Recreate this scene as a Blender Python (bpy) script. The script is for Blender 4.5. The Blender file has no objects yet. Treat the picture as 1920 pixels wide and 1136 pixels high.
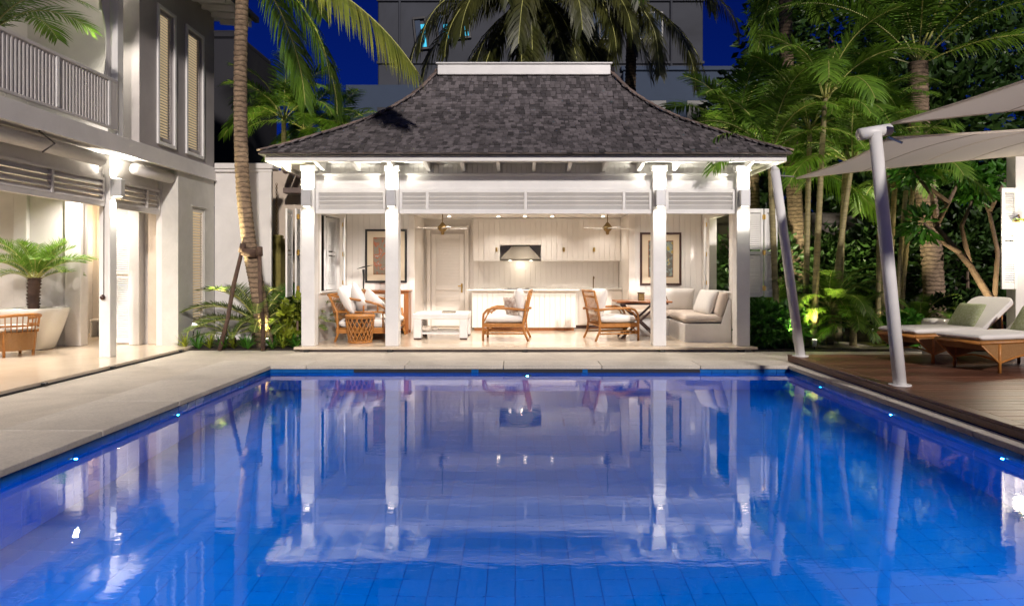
import bpy, math, random
from mathutils import Vector, Matrix
R = math.radians
V = Vector
rnd = random.Random(11)
sc = bpy.context.scene
COL = sc.collection

# ------------------------------------------------------------------ camera
cam = bpy.data.cameras.new('camera')
cam.lens = 24.0; cam.sensor_width = 36.0
cam.shift_x = -0.00625; cam.shift_y = -0.0323
cam.clip_start = 0.05; cam.clip_end = 900
camo = bpy.data.objects.new('camera', cam); COL.objects.link(camo)
camo.location = (0, 0, 1.47); camo.rotation_euler = (R(90), 0, 0)
sc.camera = camo

# ------------------------------------------------------------------ sky, dusk light, exposure
SUN_AZ = R(165)      # compass bearing the last light comes from (behind the camera, to its right)
SUN_EL = R(24)
w = bpy.data.worlds.new('World'); sc.world = w; w.use_nodes = True
nt = w.node_tree; nt.nodes.clear()
o = nt.nodes.new('ShaderNodeOutputWorld'); bg = nt.nodes.new('ShaderNodeBackground')
sky = nt.nodes.new('ShaderNodeTexSky'); sky.sky_type = 'NISHITA'; sky.sun_disc = False
sky.sun_elevation = SUN_EL; sky.sun_rotation = SUN_AZ; sky.ozone_density = 6.0; sky.air_density = 1.0; sky.dust_density = 0.2
mx = nt.nodes.new('ShaderNodeMix'); mx.data_type = 'RGBA'; mx.blend_type = 'MULTIPLY'; mx.inputs[0].default_value = 1.0
mx.inputs[7].default_value = (0.012, 0.055, 0.36, 1)       # blue hour
nt.links.new(sky.outputs[0], mx.inputs[6]); nt.links.new(mx.outputs[2], bg.inputs[0]); nt.links.new(bg.outputs[0], o.inputs[0])
bg.inputs[1].default_value = 0.030
sl = bpy.data.lights.new('sun', 'SUN'); sl.energy = 1.6; sl.angle = R(3); sl.color = (1.0, 0.91, 0.85)
so = bpy.data.objects.new('sun', sl); COL.objects.link(so)
sd = V((math.sin(SUN_AZ)*math.cos(SUN_EL), math.cos(SUN_AZ)*math.cos(SUN_EL), math.sin(SUN_EL)))
so.rotation_euler = sd.to_track_quat('Z', 'Y').to_euler(); so.location = (3, -6, 12)
sc.view_settings.view_transform = 'Standard'; sc.view_settings.look = 'None'
sc.view_settings.exposure = 0.97; sc.view_settings.gamma = 1.0
sc.render.engine = 'CYCLES'
sc.cycles.use_denoising = True
sc.cycles.max_bounces = 7; sc.cycles.diffuse_bounces = 4; sc.cycles.glossy_bounces = 4
sc.cycles.transparent_max_bounces = 12; sc.cycles.sample_clamp_indirect = 6.0; sc.cycles.caustics_reflective = False; sc.cycles.caustics_refractive = False; sc.cycles.transmission_bounces = 6

# ------------------------------------------------------------------ materials
def mat(name, col, rough=0.5, metal=0.0, var=0.0, vscale=4.0, bump=0.0, bscale=40.0, spec=0.5, coat=0.0, rand=0.0, island=False, stretch=None, col2=None, emit=None, sheen=0.0, stain=0.0, sscale=0.7):
    m = bpy.data.materials.new(name); m.use_nodes = True
    n = m.node_tree; b = n.nodes['Principled BSDF']; L = n.links.new
    b.inputs['Roughness'].default_value = rough; b.inputs['Metallic'].default_value = metal
    b.inputs['Specular IOR Level'].default_value = spec; b.inputs['Coat Weight'].default_value = coat
    b.inputs['Sheen Weight'].default_value = sheen
    c = tuple(col) + (1,)
    b.inputs['Base Color'].default_value = c
    tc = n.nodes.new('ShaderNodeTexCoord'); mp = n.nodes.new('ShaderNodeMapping')
    L(tc.outputs['Object'], mp.inputs[0])
    if stretch: mp.inputs['Scale'].default_value = stretch
    src = None
    if var > 0 or col2:
        nz = n.nodes.new('ShaderNodeTexNoise'); nz.inputs['Scale'].default_value = vscale; nz.inputs['Detail'].default_value = 6; nz.inputs['Roughness'].default_value = 0.65
        L(mp.outputs[0], nz.inputs[0])
        rp = n.nodes.new('ShaderNodeValToRGB'); rp.color_ramp.elements[0].position = 0.3; rp.color_ramp.elements[1].position = 0.7
        lo = tuple(x*(1-var) for x in col) if not col2 else tuple(col2)
        hi = tuple(min(1, x*(1+var)) for x in col) if not col2 else tuple(col)
        rp.color_ramp.elements[0].color = lo+(1,); rp.color_ramp.elements[1].color = hi+(1,)
        L(nz.outputs[0], rp.inputs[0]); src = rp.outputs[0]
    if rand > 0:
        if island:
            g = n.nodes.new('ShaderNodeNewGeometry'); ro = g.outputs['Random Per Island']
            oi = n.nodes.new('ShaderNodeObjectInfo')
            ad = n.nodes.new('ShaderNodeMath'); ad.operation = 'ADD'; L(ro, ad.inputs[0]); L(oi.outputs['Random'], ad.inputs[1])
            fr = n.nodes.new('ShaderNodeMath'); fr.operation = 'FRACT'; L(ad.outputs[0], fr.inputs[0]); ro = fr.outputs[0]
        else:
            oi = n.nodes.new('ShaderNodeObjectInfo'); ro = oi.outputs['Random']
        mr = n.nodes.new('ShaderNodeMapRange'); mr.inputs['To Min'].default_value = 1-rand; mr.inputs['To Max'].default_value = 1+rand
        L(ro, mr.inputs['Value'])
        mm = n.nodes.new('ShaderNodeMix'); mm.data_type = 'RGBA'; mm.blend_type = 'MULTIPLY'; mm.inputs[0].default_value = 1
        if src: L(src, mm.inputs[6])
        else: mm.inputs[6].default_value = c
        L(mr.outputs[0], mm.inputs[7]); src = mm.outputs[2]
    if stain > 0:
        ns = n.nodes.new('ShaderNodeTexNoise'); ns.inputs['Scale'].default_value = sscale; ns.inputs['Detail'].default_value = 8; ns.inputs['Roughness'].default_value = 0.7; ns.inputs['Distortion'].default_value = 0.6
        L(tc.outputs['Object'], ns.inputs[0])
        ms = n.nodes.new('ShaderNodeMapRange'); ms.inputs['From Min'].default_value = 0.32; ms.inputs['From Max'].default_value = 0.62; ms.inputs['To Min'].default_value = 1-stain; ms.inputs['To Max'].default_value = 1.0
        L(ns.outputs[0], ms.inputs['Value'])
        m3 = n.nodes.new('ShaderNodeMix'); m3.data_type = 'RGBA'; m3.blend_type = 'MULTIPLY'; m3.inputs[0].default_value = 1
        if src: L(src, m3.inputs[6])
        else: m3.inputs[6].default_value = c
        L(ms.outputs[0], m3.inputs[7]); src = m3.outputs[2]
    if src: L(src, b.inputs['Base Color'])
    if bump > 0:
        nz2 = n.nodes.new('ShaderNodeTexNoise'); nz2.inputs['Scale'].default_value = bscale; nz2.inputs['Detail'].default_value = 5
        L(mp.outputs[0], nz2.inputs[0])
        bp = n.nodes.new('ShaderNodeBump'); bp.inputs['Strength'].default_value = bump; bp.inputs['Distance'].default_value = 0.02
        L(nz2.outputs[0], bp.inputs['Height']); L(bp.outputs[0], b.inputs['Normal'])
    if emit:
        b.inputs['Emission Color'].default_value = tuple(emit[0])+(1,); b.inputs['Emission Strength'].default_value = emit[1]
    return m

def leafmat(name, col, col2, trans=0.35, rough=0.45):
    m = mat(name, col, rough=rough, col2=col2, vscale=1.6, rand=0.35, island=True)
    n = m.node_tree; b = n.nodes['Principled BSDF']; out = [x for x in n.nodes if x.type == 'OUTPUT_MATERIAL'][0]
    tr = n.nodes.new('ShaderNodeBsdfTranslucent'); mxs = n.nodes.new('ShaderNodeMixShader'); mxs.inputs[0].default_value = trans
    src = b.inputs['Base Color'].links[0].from_socket
    n.links.new(src, tr.inputs[0]); n.links.new(b.outputs[0], mxs.inputs[1]); n.links.new(tr.outputs[0], mxs.inputs[2]); n.links.new(mxs.outputs[0], out.inputs[0])
    return m

M = {}
M['white'] = mat('white_paint', (0.76, 0.75, 0.73), 0.38, var=0.03, vscale=3, bump=0.06, bscale=12, stain=0.10, sscale=1.6)
M['gloss'] = mat('gloss_white_paint', (0.78, 0.75, 0.71), 0.16, var=0.03, vscale=2, bump=0.03, bscale=9)
M['joinery'] = mat('cream_joinery_paint', (0.76, 0.71, 0.65), 0.3, var=0.03, vscale=2, bump=0.03, bscale=14)
M['plaster'] = mat('white_plaster', (0.68, 0.655, 0.63), 0.75, var=0.06, vscale=1.3, bump=0.15, bscale=60, stain=0.14)
M['stain'] = mat('weathered_plaster', (0.66, 0.64, 0.60), 0.8, col2=(0.52, 0.51, 0.46), vscale=0.9, bump=0.2, bscale=50, stain=0.2)
M['grey'] = mat('pale_grey_paint', (0.38, 0.35, 0.345), 0.5, var=0.06, vscale=2, bump=0.08, bscale=30, stain=0.12)
M['palegrey'] = mat('soft_white_timber', (0.60, 0.57, 0.55), 0.5, var=0.05, vscale=3, bump=0.08, bscale=25, stain=0.12)
M['floor'] = mat('polished_cream_stone', (0.66, 0.55, 0.42), 0.14, var=0.10, vscale=1.2, bump=0.02, bscale=6)
M['terrace'] = mat('pebble_washed_stone', (0.58, 0.52, 0.44), 0.8, var=0.2, vscale=60, bump=0.5, bscale=160, stain=0.30, sscale=0.9)
M['coping'] = mat('coping_stone', (0.60, 0.55, 0.48), 0.7, var=0.14, vscale=40, bump=0.35, bscale=120, rand=0.06, stain=0.22, sscale=1.1)
M['deck'] = mat('dark_hardwood', (0.17, 0.072, 0.042), 0.36, col2=(0.095, 0.040, 0.024), vscale=5, stretch=(0.35, 9, 9), bump=0.22, bscale=14, rand=0.32)
M['shingle'] = mat('ironwood_shingle', (0.135, 0.120, 0.124), 0.8, col2=(0.085, 0.074, 0.077), vscale=7, bump=0.4, bscale=40, rand=0.62, island=True, stain=0.22, sscale=0.9)
M['hip'] = mat('hip_tile', (0.19, 0.14, 0.12), 0.75, var=0.25, vscale=6, bump=0.3, bscale=30, rand=0.25)
M['dark'] = mat('dark_void', (0.01, 0.01, 0.011), 0.7)
M['black'] = mat('black_rubber', (0.012, 0.012, 0.012), 0.5)
M['brass'] = mat('brass', (0.72, 0.46, 0.12), 0.28, metal=1.0)
M['bronze'] = mat('aged_bronze', (0.20, 0.13, 0.05), 0.4, metal=0.9, var=0.3, vscale=20)
M['hood'] = mat('brushed_hood_steel', (0.10, 0.085, 0.065), 0.45, metal=0.7, stretch=(1, 1, 30), bump=0.05, bscale=20)
M['steel'] = mat('brushed_steel', (0.30, 0.28, 0.25), 0.4, metal=1.0, stretch=(1, 1, 30), bump=0.05, bscale=20)
M['lamp'] = mat('lamp_housing', (0.50, 0.50, 0.50), 0.4, metal=0.3)
M['rattan'] = mat('honey_rattan', (0.47, 0.20, 0.045), 0.36, col2=(0.30, 0.115, 0.022), vscale=14, bump=0.2, bscale=60, rand=0.1)
M['weave'] = mat('woven_rattan', (0.40, 0.21, 0.07), 0.5, col2=(0.24, 0.11, 0.03), vscale=60, stretch=(1, 1, 2.5), bump=0.7, bscale=110)
M['wood'] = mat('red_brown_wood', (0.36, 0.13, 0.035), 0.3, col2=(0.22, 0.075, 0.02), vscale=5, stretch=(6, 6, 0.7), bump=0.05, bscale=20)
M['darkwood'] = mat('dark_wood', (0.055, 0.024, 0.018), 0.35, var=0.3, vscale=8)
M['cushion'] = mat('off_white_canvas', (0.72, 0.69, 0.65), 0.9, var=0.04, vscale=3, bump=0.25, bscale=240, sheen=0.2)
M['beige'] = mat('beige_canvas', (0.60, 0.51, 0.43), 0.9, var=0.06, vscale=3, bump=0.25, bscale=240, sheen=0.2)
M['greencush'] = mat('pale_green_print', (0.52, 0.55, 0.36), 0.9, col2=(0.28, 0.33, 0.13), vscale=42, bump=0.25, bscale=240)
M['printcush'] = mat('leaf_print_canvas', (0.72, 0.66, 0.58), 0.9, col2=(0.14, 0.05, 0.03), vscale=11)
M['sail'] = leafmat('sail_cloth', (0.90, 0.85, 0.78), (0.88, 0.83, 0.76), 0.85, 0.9)
M['pole'] = mat('white_powder_coat', (0.78, 0.77, 0.75), 0.45, var=0.03, vscale=6)
M['ceramic'] = mat('white_ceramic', (0.70, 0.67, 0.61), 0.18, var=0.05, vscale=2, coat=0.3)
M['trunk'] = mat('palm_bark', (0.33, 0.235, 0.155), 0.9, col2=(0.10, 0.066, 0.042), vscale=7, stretch=(1.5, 1.5, 3.2), bump=0.8, bscale=22)
M['trunkg'] = mat('green_palm_stem', (0.34, 0.29, 0.14), 0.7, col2=(0.16, 0.13, 0.06), vscale=6, stretch=(1, 1, 4), bump=0.4, bscale=25)
M['bark'] = mat('garden_bark', (0.22, 0.15, 0.10), 0.85, col2=(0.10, 0.07, 0.05), vscale=9, bump=0.6, bscale=30)
M['stake'] = mat('dark_timber_stake', (0.10, 0.055, 0.035), 0.8, col2=(0.045, 0.025, 0.018), vscale=6, bump=0.5, bscale=25)
def ringbark(m):
    n = m.node_tree; b = n.nodes['Principled BSDF']; L = n.links.new
    tc = n.nodes.new('ShaderNodeTexCoord'); wv = n.nodes.new('ShaderNodeTexWave'); wv.wave_type = 'BANDS'; wv.bands_direction = 'Z'; wv.wave_profile = 'SAW'
    wv.inputs['Scale'].default_value = 3.4; wv.inputs['Distortion'].default_value = 3.2; wv.inputs['Detail'].default_value = 3; wv.inputs['Detail Scale'].default_value = 1.6
    rp = n.nodes.new('ShaderNodeValToRGB'); rp.color_ramp.elements[0].position = 0.0; rp.color_ramp.elements[0].color = (0.22, 0.20, 0.18, 1); rp.color_ramp.elements[1].position = 0.45; rp.color_ramp.elements[1].color = (1, 1, 1, 1)
    src = b.inputs['Base Color'].links[0].from_socket
    mm = n.nodes.new('ShaderNodeMix'); mm.data_type = 'RGBA'; mm.blend_type = 'MULTIPLY'; mm.inputs[0].default_value = 1
    L(tc.outputs['Object'], wv.inputs[0]); L(wv.outputs['Fac'], rp.inputs[0]); L(src, mm.inputs[6]); L(rp.outputs[0], mm.inputs[7]); L(mm.outputs[2], b.inputs['Base Color'])
ringbark(M['trunk'])
M['rachis'] = mat('frond_rib', (0.40, 0.40, 0.12), 0.5, var=0.2, vscale=3)
M['frond'] = leafmat('palm_frond', (0.17, 0.29, 0.03), (0.07, 0.17, 0.018))
M['frondy'] = leafmat('yellowing_frond', (0.36, 0.36, 0.075), (0.17, 0.23, 0.035))
M['fronddry'] = leafmat('drying_frond', (0.085, 0.085, 0.018), (0.035, 0.045, 0.010))
M['leaf'] = leafmat('garden_leaf', (0.08, 0.25, 0.02), (0.03, 0.11, 0.012))
M['leafd'] = leafmat('dark_leaf', (0.05, 0.11, 0.018), (0.02, 0.05, 0.010))
M['cycad'] = leafmat('cycad_leaf', (0.13, 0.19, 0.03), (0.04, 0.08, 0.015), trans=0.25)
M['bromel'] = leafmat('yellow_green_leaf', (0.40, 0.42, 0.04), (0.16, 0.24, 0.02))
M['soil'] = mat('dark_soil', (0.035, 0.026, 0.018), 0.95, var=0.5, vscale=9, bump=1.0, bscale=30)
M['gravel'] = mat('sandy_gravel', (0.42, 0.35, 0.26), 0.9, var=0.25, vscale=40, bump=0.8, bscale=90)
M['rock'] = mat('boundary_stone', (0.20, 0.17, 0.145), 0.9, col2=(0.07, 0.06, 0.05), vscale=2.2, bump=1.0, bscale=6)
M['moss'] = mat('mossy_stone', (0.26, 0.22, 0.05), 0.9, col2=(0.13, 0.11, 0.03), vscale=6, bump=0.6, bscale=40)
M['beigewall'] = mat('beige_render', (0.48, 0.40, 0.32), 0.85, var=0.12, vscale=2, bump=0.2, bscale=40)
M['tower'] = mat('shade_toned_render', (0.046, 0.051, 0.064), 0.8, var=0.08, vscale=0.25, bump=0.1, bscale=10, stain=0.35, sscale=0.25)  # pale wall coloured dark navy, its blue shade put into the render
M['duskwall'] = mat('dusk_blue_render', (0.04, 0.06, 0.10), 0.85, var=0.15, vscale=0.3)  # blue dusk light and shade put into the wall colour
M['winframe'] = mat('dark_window_frame', (0.02, 0.02, 0.022), 0.4)
M['teal'] = mat('lit_teal_glass', (0.05, 0.35, 0.5), 0.2, emit=((0.04, 0.42, 0.62), 0.6))
M['warmwin'] = mat('lit_blind', (0.7, 0.55, 0.35), 0.8, emit=((1.0, 0.80, 0.50), 0.20))
M['led'] = mat('lit_diffuser', (1, 1, 1), 0.5, emit=((1.0, 0.90, 0.70), 6.0))
M['bluelamp'] = mat('lit_pool_lens', (1, 1, 1), 0.4, emit=((0.35, 0.65, 1.0), 0.5))
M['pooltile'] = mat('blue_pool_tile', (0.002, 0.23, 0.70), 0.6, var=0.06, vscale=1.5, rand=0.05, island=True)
M['walltile'] = mat('dimmed_wall_tile', (0.002, 0.12, 0.50), 0.5, var=0.06, vscale=1.5, rand=0.05, island=True)  # copy of the pool tile, darkened to make the walls look dimmer lit
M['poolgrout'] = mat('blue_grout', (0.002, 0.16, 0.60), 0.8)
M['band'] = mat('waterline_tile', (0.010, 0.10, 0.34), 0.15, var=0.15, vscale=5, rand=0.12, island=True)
M['matboard'] = mat('cream_mat_board', (0.64, 0.54, 0.40), 0.9)
M['books'] = mat('dark_book_cover', (0.05, 0.045, 0.04), 0.5)
M['shell'] = mat('pale_shell', (0.66, 0.58, 0.48), 0.5, var=0.15, vscale=14)
M['tank'] = mat('dark_shed_paint', (0.015, 0.015, 0.02), 0.8)
M['roofdark'] = mat('dark_metal_roof', (0.03, 0.03, 0.033), 0.6)
M['cord'] = mat('dark_cord', (0.05, 0.04, 0.035), 0.8)

def artmat(name, base, cols, seed):
    m = bpy.data.materials.new(name); m.use_nodes = True; n = m.node_tree; b = n.nodes['Principled BSDF']; b.inputs['Roughness'].default_value = 0.5
    tc = n.nodes.new('ShaderNodeTexCoord'); mp = n.nodes.new('ShaderNodeMapping'); mp.inputs['Location'].default_value = (seed, seed*2.1, seed*0.7)
    nz = n.nodes.new('ShaderNodeTexNoise'); nz.inputs['Scale'].default_value = 5.5; nz.inputs['Detail'].default_value = 3; nz.inputs['Distortion'].default_value = 1.4
    rp = n.nodes.new('ShaderNodeValToRGB'); rp.color_ramp.interpolation = 'EASE'
    e = rp.color_ramp.elements; e[0].position = 0.30; e[0].color = tuple(base)+(1,); e[1].position = 0.42; e[1].color = tuple(c*1.4 for c in base)+(1,)
    for i, c in enumerate(cols):
        k = e.new(0.50+0.075*i); k.color = tuple(c)+(1,)
    L = n.links.new; L(tc.outputs['Object'], mp.inputs[0]); L(mp.outputs[0], nz.inputs[0]); L(nz.outputs[0], rp.inputs[0]); L(rp.outputs[0], b.inputs['Base Color'])
    return m

def watermat():
    m = bpy.data.materials.new('pool_water'); m.use_nodes = True; n = m.node_tree; n.nodes.clear(); L = n.links.new
    out = n.nodes.new('ShaderNodeOutputMaterial'); tr = n.nodes.new('ShaderNodeBsdfRefraction'); tr.inputs['Color'].default_value = (0.62, 0.93, 1.0, 1); tr.inputs['IOR'].default_value = 1.33; tr.inputs['Roughness'].default_value = 0.0
    gl = n.nodes.new('ShaderNodeBsdfGlossy'); gl.inputs['Roughness'].default_value = 0.015
    fr = n.nodes.new('ShaderNodeFresnel'); fr.inputs['IOR'].default_value = 1.68
    mxs = n.nodes.new('ShaderNodeMixShader')
    tc = n.nodes.new('ShaderNodeTexCoord'); mp = n.nodes.new('ShaderNodeMapping'); mp.inputs['Scale'].default_value = (0.7, 1.6, 1)
    L(tc.outputs['Object'], mp.inputs[0])
    a = n.nodes.new('ShaderNodeTexNoise'); a.inputs['Scale'].default_value = 2.2; a.inputs['Detail'].default_value = 2
    c = n.nodes.new('ShaderNodeTexNoise'); c.inputs['Scale'].default_value = 11; c.inputs['Detail'].default_value = 3
    L(mp.outputs[0], a.inputs[0]); L(mp.outputs[0], c.inputs[0])
    b1 = n.nodes.new('ShaderNodeBump'); b1.inputs['Strength'].default_value = 0.07; b1.inputs['Distance'].default_value = 0.012
    b2 = n.nodes.new('ShaderNodeBump'); b2.inputs['Strength'].default_value = 0.065; b2.inputs['Distance'].default_value = 0.006
    L(a.outputs[0], b1.inputs['Height']); L(c.outputs[0], b2.inputs['Height']); L(b1.outputs[0], b2.inputs['Normal'])
    L(b2.outputs[0], gl.inputs['Normal']); L(b2.outputs[0], tr.inputs['Normal']); L(b2.outputs[0], fr.inputs['Normal'])
    L(fr.outputs[0], mxs.inputs[0]); L(tr.outputs[0], mxs.inputs[1]); L(gl.outputs[0], mxs.inputs[2]); L(mxs.outputs[0], out.inputs[0])
    return m
M['water'] = watermat()

# ------------------------------------------------------------------ mesh building
def wl(p):
    s = V((0, 0, 0))
    while p is not None:
        s += p.location; p = p.parent
    return s

class MB:
    def __init__(s): s.v = []; s.f = []; s.mi = []; s.cur = 0
    def add(s, vs, fs):
        b = len(s.v); s.v += [tuple(x) for x in vs]
        for f in fs: s.f.append(tuple(b+i for i in f)); s.mi.append(s.cur)
        return s
    def box(s, x0, x1, y0, y1, z0, z1, c=0.0, mtx=None):
        if x0 > x1: x0, x1 = x1, x0
        if y0 > y1: y0, y1 = y1, y0
        if z0 > z1: z0, z1 = z1, z0
        c = min(c, (x1-x0)*0.45, (y1-y0)*0.45, (z1-z0)*0.45)
        if c <= 0:
            vs = [(x, y, z) for z in (z0, z1) for y in (y0, y1) for x in (x0, x1)]
            fs = [(0, 2, 3, 1), (4, 5, 7, 6), (0, 1, 5, 4), (1, 3, 7, 5), (3, 2, 6, 7), (2, 0, 4, 6)]
        else:
            X = (x0, x1); Y = (y0, y1); Z = (z0, z1); vs = []; idx = {}
            for i in (0, 1):
                for j in (0, 1):
                    for k in (0, 1):
                        sx, sy, sz = (1-2*i)*c, (1-2*j)*c, (1-2*k)*c
                        for a, p in enumerate(((X[i], Y[j]+sy, Z[k]+sz), (X[i]+sx, Y[j], Z[k]+sz), (X[i]+sx, Y[j]+sy, Z[k]))):
                            idx[(i, j, k, a)] = len(vs); vs.append(p)
            I = idx; fs = []
            for i in (0, 1):
                q = [I[(i, 0, 0, 0)], I[(i, 1, 0, 0)], I[(i, 1, 1, 0)], I[(i, 0, 1, 0)]]; fs.append(tuple(q if i else q[::-1]))
                q = [I[(0, i, 0, 1)], I[(1, i, 0, 1)], I[(1, i, 1, 1)], I[(0, i, 1, 1)]]; fs.append(tuple(q[::-1] if i else q))
                q = [I[(0, 0, i, 2)], I[(1, 0, i, 2)], I[(1, 1, i, 2)], I[(0, 1, i, 2)]]; fs.append(tuple(q if i else q[::-1]))
            for j in (0, 1):
                for k in (0, 1):
                    q = [I[(0, j, k, 1)], I[(1, j, k, 1)], I[(1, j, k, 2)], I[(0, j, k, 2)]]; fs.append(tuple(q if (j == k) else q[::-1]) if True else None)
                    q = [I[(j, 0, k, 0)], I[(j, 1, k, 0)], I[(j, 1, k, 2)], I[(j, 0, k, 2)]]; fs.append(tuple(q if (j != k) else q[::-1]))
                    q = [I[(j, k, 0, 0)], I[(j, k, 1, 0)], I[(j, k, 1, 1)], I[(j, k, 0, 1)]]; fs.append(tuple(q if (j == k) else q[::-1]))
            for i in (0, 1):
                for j in (0, 1):
                    for k in (0, 1):
                        q = (I[(i, j, k, 0)], I[(i, j, k, 1)], I[(i, j, k, 2)])
                        fs.append(q if (i+j+k) % 2 else q[::-1])
        if mtx is not None: vs = [mtx @ V(p) for p in vs]
        return s.add(vs, fs)
    def beam(s, p0, p1, wd, ht, c=0.0, up=(0, 0, 1)):
        p0 = V(p0); p1 = V(p1); d = p1-p0; L = d.length; d.normalize()
        u = V(up)
        if abs(d.dot(u)) > 0.98: u = V((0, 1, 0))
        sd_ = d.cross(u).normalized(); n = sd_.cross(d).normalized()
        m = Matrix(((d.x, sd_.x, n.x, p0.x), (d.y, sd_.y, n.y, p0.y), (d.z, sd_.z, n.z, p0.z), (0, 0, 0, 1)))
        return s.box(0, L, -wd/2, wd/2, -ht/2, ht/2, c, m)
    def tube(s, pts, r, n=8, cap=True, squash=None):
        pts = [V(p) for p in pts]; N = len(pts)
        rs = r if isinstance(r, (list, tuple)) else [r]*N
        vs = []; ref = None
        for i, p in enumerate(pts):
            t = (pts[min(i+1, N-1)]-pts[max(i-1, 0)]).normalized()
            if ref is None:
                ref = V((0, 0, 1)) if abs(t.z) < 0.9 else V((1, 0, 0))
            a = t.cross(ref).normalized(); b = a.cross(t).normalized(); ref = b
            for k in range(n):
                an = 2*math.pi*k/n
                vs.append(p + (a*math.cos(an)+b*math.sin(an))*rs[i])
        fs = []
        for i in range(N-1):
            for k in range(n):
                k2 = (k+1) % n
                fs.append((i*n+k, (i+1)*n+k, (i+1)*n+k2, i*n+k2))
        if cap:
            fs.append(tuple(range(n))); fs.append(tuple(reversed(range((N-1)*n, N*n))))
        return s.add(vs, fs)
    def lathe(s, prof, cx=0, cy=0, n=24, sq=1.0):
        vs = []; fs = []; N = len(prof)
        for r, z in prof:
            for k in range(n):
                a = 2*math.pi*k/n; ca, sa = math.cos(a), math.sin(a)
                if sq != 1.0:
                    q = (abs(ca)**sq+abs(sa)**sq)**(-1/sq); ca *= q; sa *= q
                vs.append((cx+r*ca, cy+r*sa, z))
        for i in range(N-1):
            for k in range(n):
                k2 = (k+1) % n; fs.append((i*n+k, i*n+k2, (i+1)*n+k2, (i+1)*n+k))
        fs.append(tuple(reversed(range(n)))); fs.append(tuple(range((N-1)*n, N*n)))
        return s.add(vs, fs)
    def pillow(s, sx, sy, sz, mtx=None, e=6.0, n=12, lump=0.0, seed=0):
        rr = random.Random(seed); ph = [rr.uniform(0, 6.28) for _ in range(4)]
        def h(u, v):
            return (max(0, 1-abs(u)**e)*max(0, 1-abs(v)**e))**0.5
        vs = []; fs = []
        for side in (1, -1):
            b = len(vs)
            for i in range(n+1):
                for j in range(n+1):
                    u = -math.cos(math.pi*i/n); v = -math.cos(math.pi*j/n)
                    z = side*sz*h(u, v)*(1+lump*(math.sin(3*u+ph[0])+math.sin(2.6*v+ph[1])))
                    pin = 1-0.05*lump*10*(abs(u)*abs(v))**3*0 - (0.06 if e < 4 else 0)*(1-abs(u*v))*max(abs(u), abs(v))**4
                    vs.append((u*sx*pin, v*sy*pin, z))
            for i in range(n):
                for j in range(n):
                    q = (b+i*(n+1)+j, b+(i+1)*(n+1)+j, b+(i+1)*(n+1)+j+1, b+i*(n+1)+j+1)
                    fs.append(q if side > 0 else q[::-1])
        if mtx is not None: vs = [mtx @ V(p) for p in vs]
        return s.add(vs, fs)
    def mesh(s, name, mats, smooth=False, off=None):
        me = bpy.data.meshes.new(name)
        vs = s.v if off is None else [(a-off.x, b-off.y, c-off.z) for a, b, c in s.v]
        me.from_pydata(vs, [], s.f)
        if not isinstance(mats, (list, tuple)): mats = [mats]
        for m in mats: me.materials.append(M[m] if isinstance(m, str) else m)
        if len(mats) > 1: me.polygons.foreach_set('material_index', s.mi)
        if smooth: me.polygons.foreach_set('use_smooth', [True]*len(s.f))
        me.update()
        return me
    def build(s, name, mats, parent=None, smooth=False, world=True):
        me = s.mesh(name, mats, smooth, wl(parent) if (parent is not None and world) else None)
        return ob(name, me, parent)

def ob(name, me, parent=None, loc=None, rot=None, scale=None):
    o_ = bpy.data.objects.new(name, me); COL.objects.link(o_)
    if parent is not None: o_.parent = parent
    if loc is not None: o_.location = loc
    if rot is not None: o_.rotation_euler = rot
    if scale is not None: o_.scale = scale if isinstance(scale, (tuple, list)) else (scale,)*3
    return o_
def tag(o_, label=None, cat=None, group=None, kind=None):
    if label: o_['label'] = label
    if cat: o_['category'] = cat
    if group: o_['group'] = group
    if kind: o_['kind'] = kind
    return o_
def thing(name, label, cat, loc=(0, 0, 0), rz=0.0, group=None):
    e = bpy.data.objects.new(name, None); COL.objects.link(e); e.empty_display_size = 0.2
    e.location = loc; e.rotation_euler = (0, 0, rz)
    return tag(e, label, cat, group)
def bx(name, m, parent, x0, x1, y0, y1, z0, z1, c=0.006, world=True):
    return MB().box(x0, x1, y0, y1, z0, z1, c).build(name, m, parent, world=world)
def struct(name, mb, m, smooth=False):
    return tag(mb.build(name, m, None, smooth), kind='structure')
def copytree(o_, parent=None):
    c = o_.copy(); COL.objects.link(c)
    if parent is not None: c.parent = parent
    for ch in list(o_.children): copytree(ch, c)
    return c
def boards(parent, m, axis, a0, a1, z0, z1, face, depth, pitch, name='board', gap=0.003):
    """vertical tongue-and-groove boards, one object each; axis 'x': boards side by side along x with front at y=face"""
    n = max(1, round((a1-a0)/pitch)); p = (a1-a0)/n; off = wl(parent)
    if axis == 'x': me = MB().box(0, p-gap, 0, depth, 0, z1-z0, 0.005).mesh(name, m)
    else: me = MB().box(0, depth, 0, p-gap, 0, z1-z0, 0.005).mesh(name, m)
    for i in range(n):
        a = a0+i*p+gap/2
        ob(name, me, parent, (V((a, face, z0)) if axis == 'x' else V((face, a, z0)))-off)
def spot(name, loc, to, power, col=(1, 0.8, 0.55), size=R(90), blend=0.6, rad=0.03, parent=None):
    l = bpy.data.lights.new(name, 'SPOT'); l.energy = power; l.color = col; l.spot_size = size; l.spot_blend = blend; l.shadow_soft_size = rad
    o_ = bpy.data.objects.new(name, l); COL.objects.link(o_)
    d = V(to)-V(loc); o_.rotation_euler = d.to_track_quat('-Z', 'Y').to_euler()
    if parent is not None: o_.parent = parent; o_.location = V(loc)-wl(parent)
    else: o_.location = loc
    return o_
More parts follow.
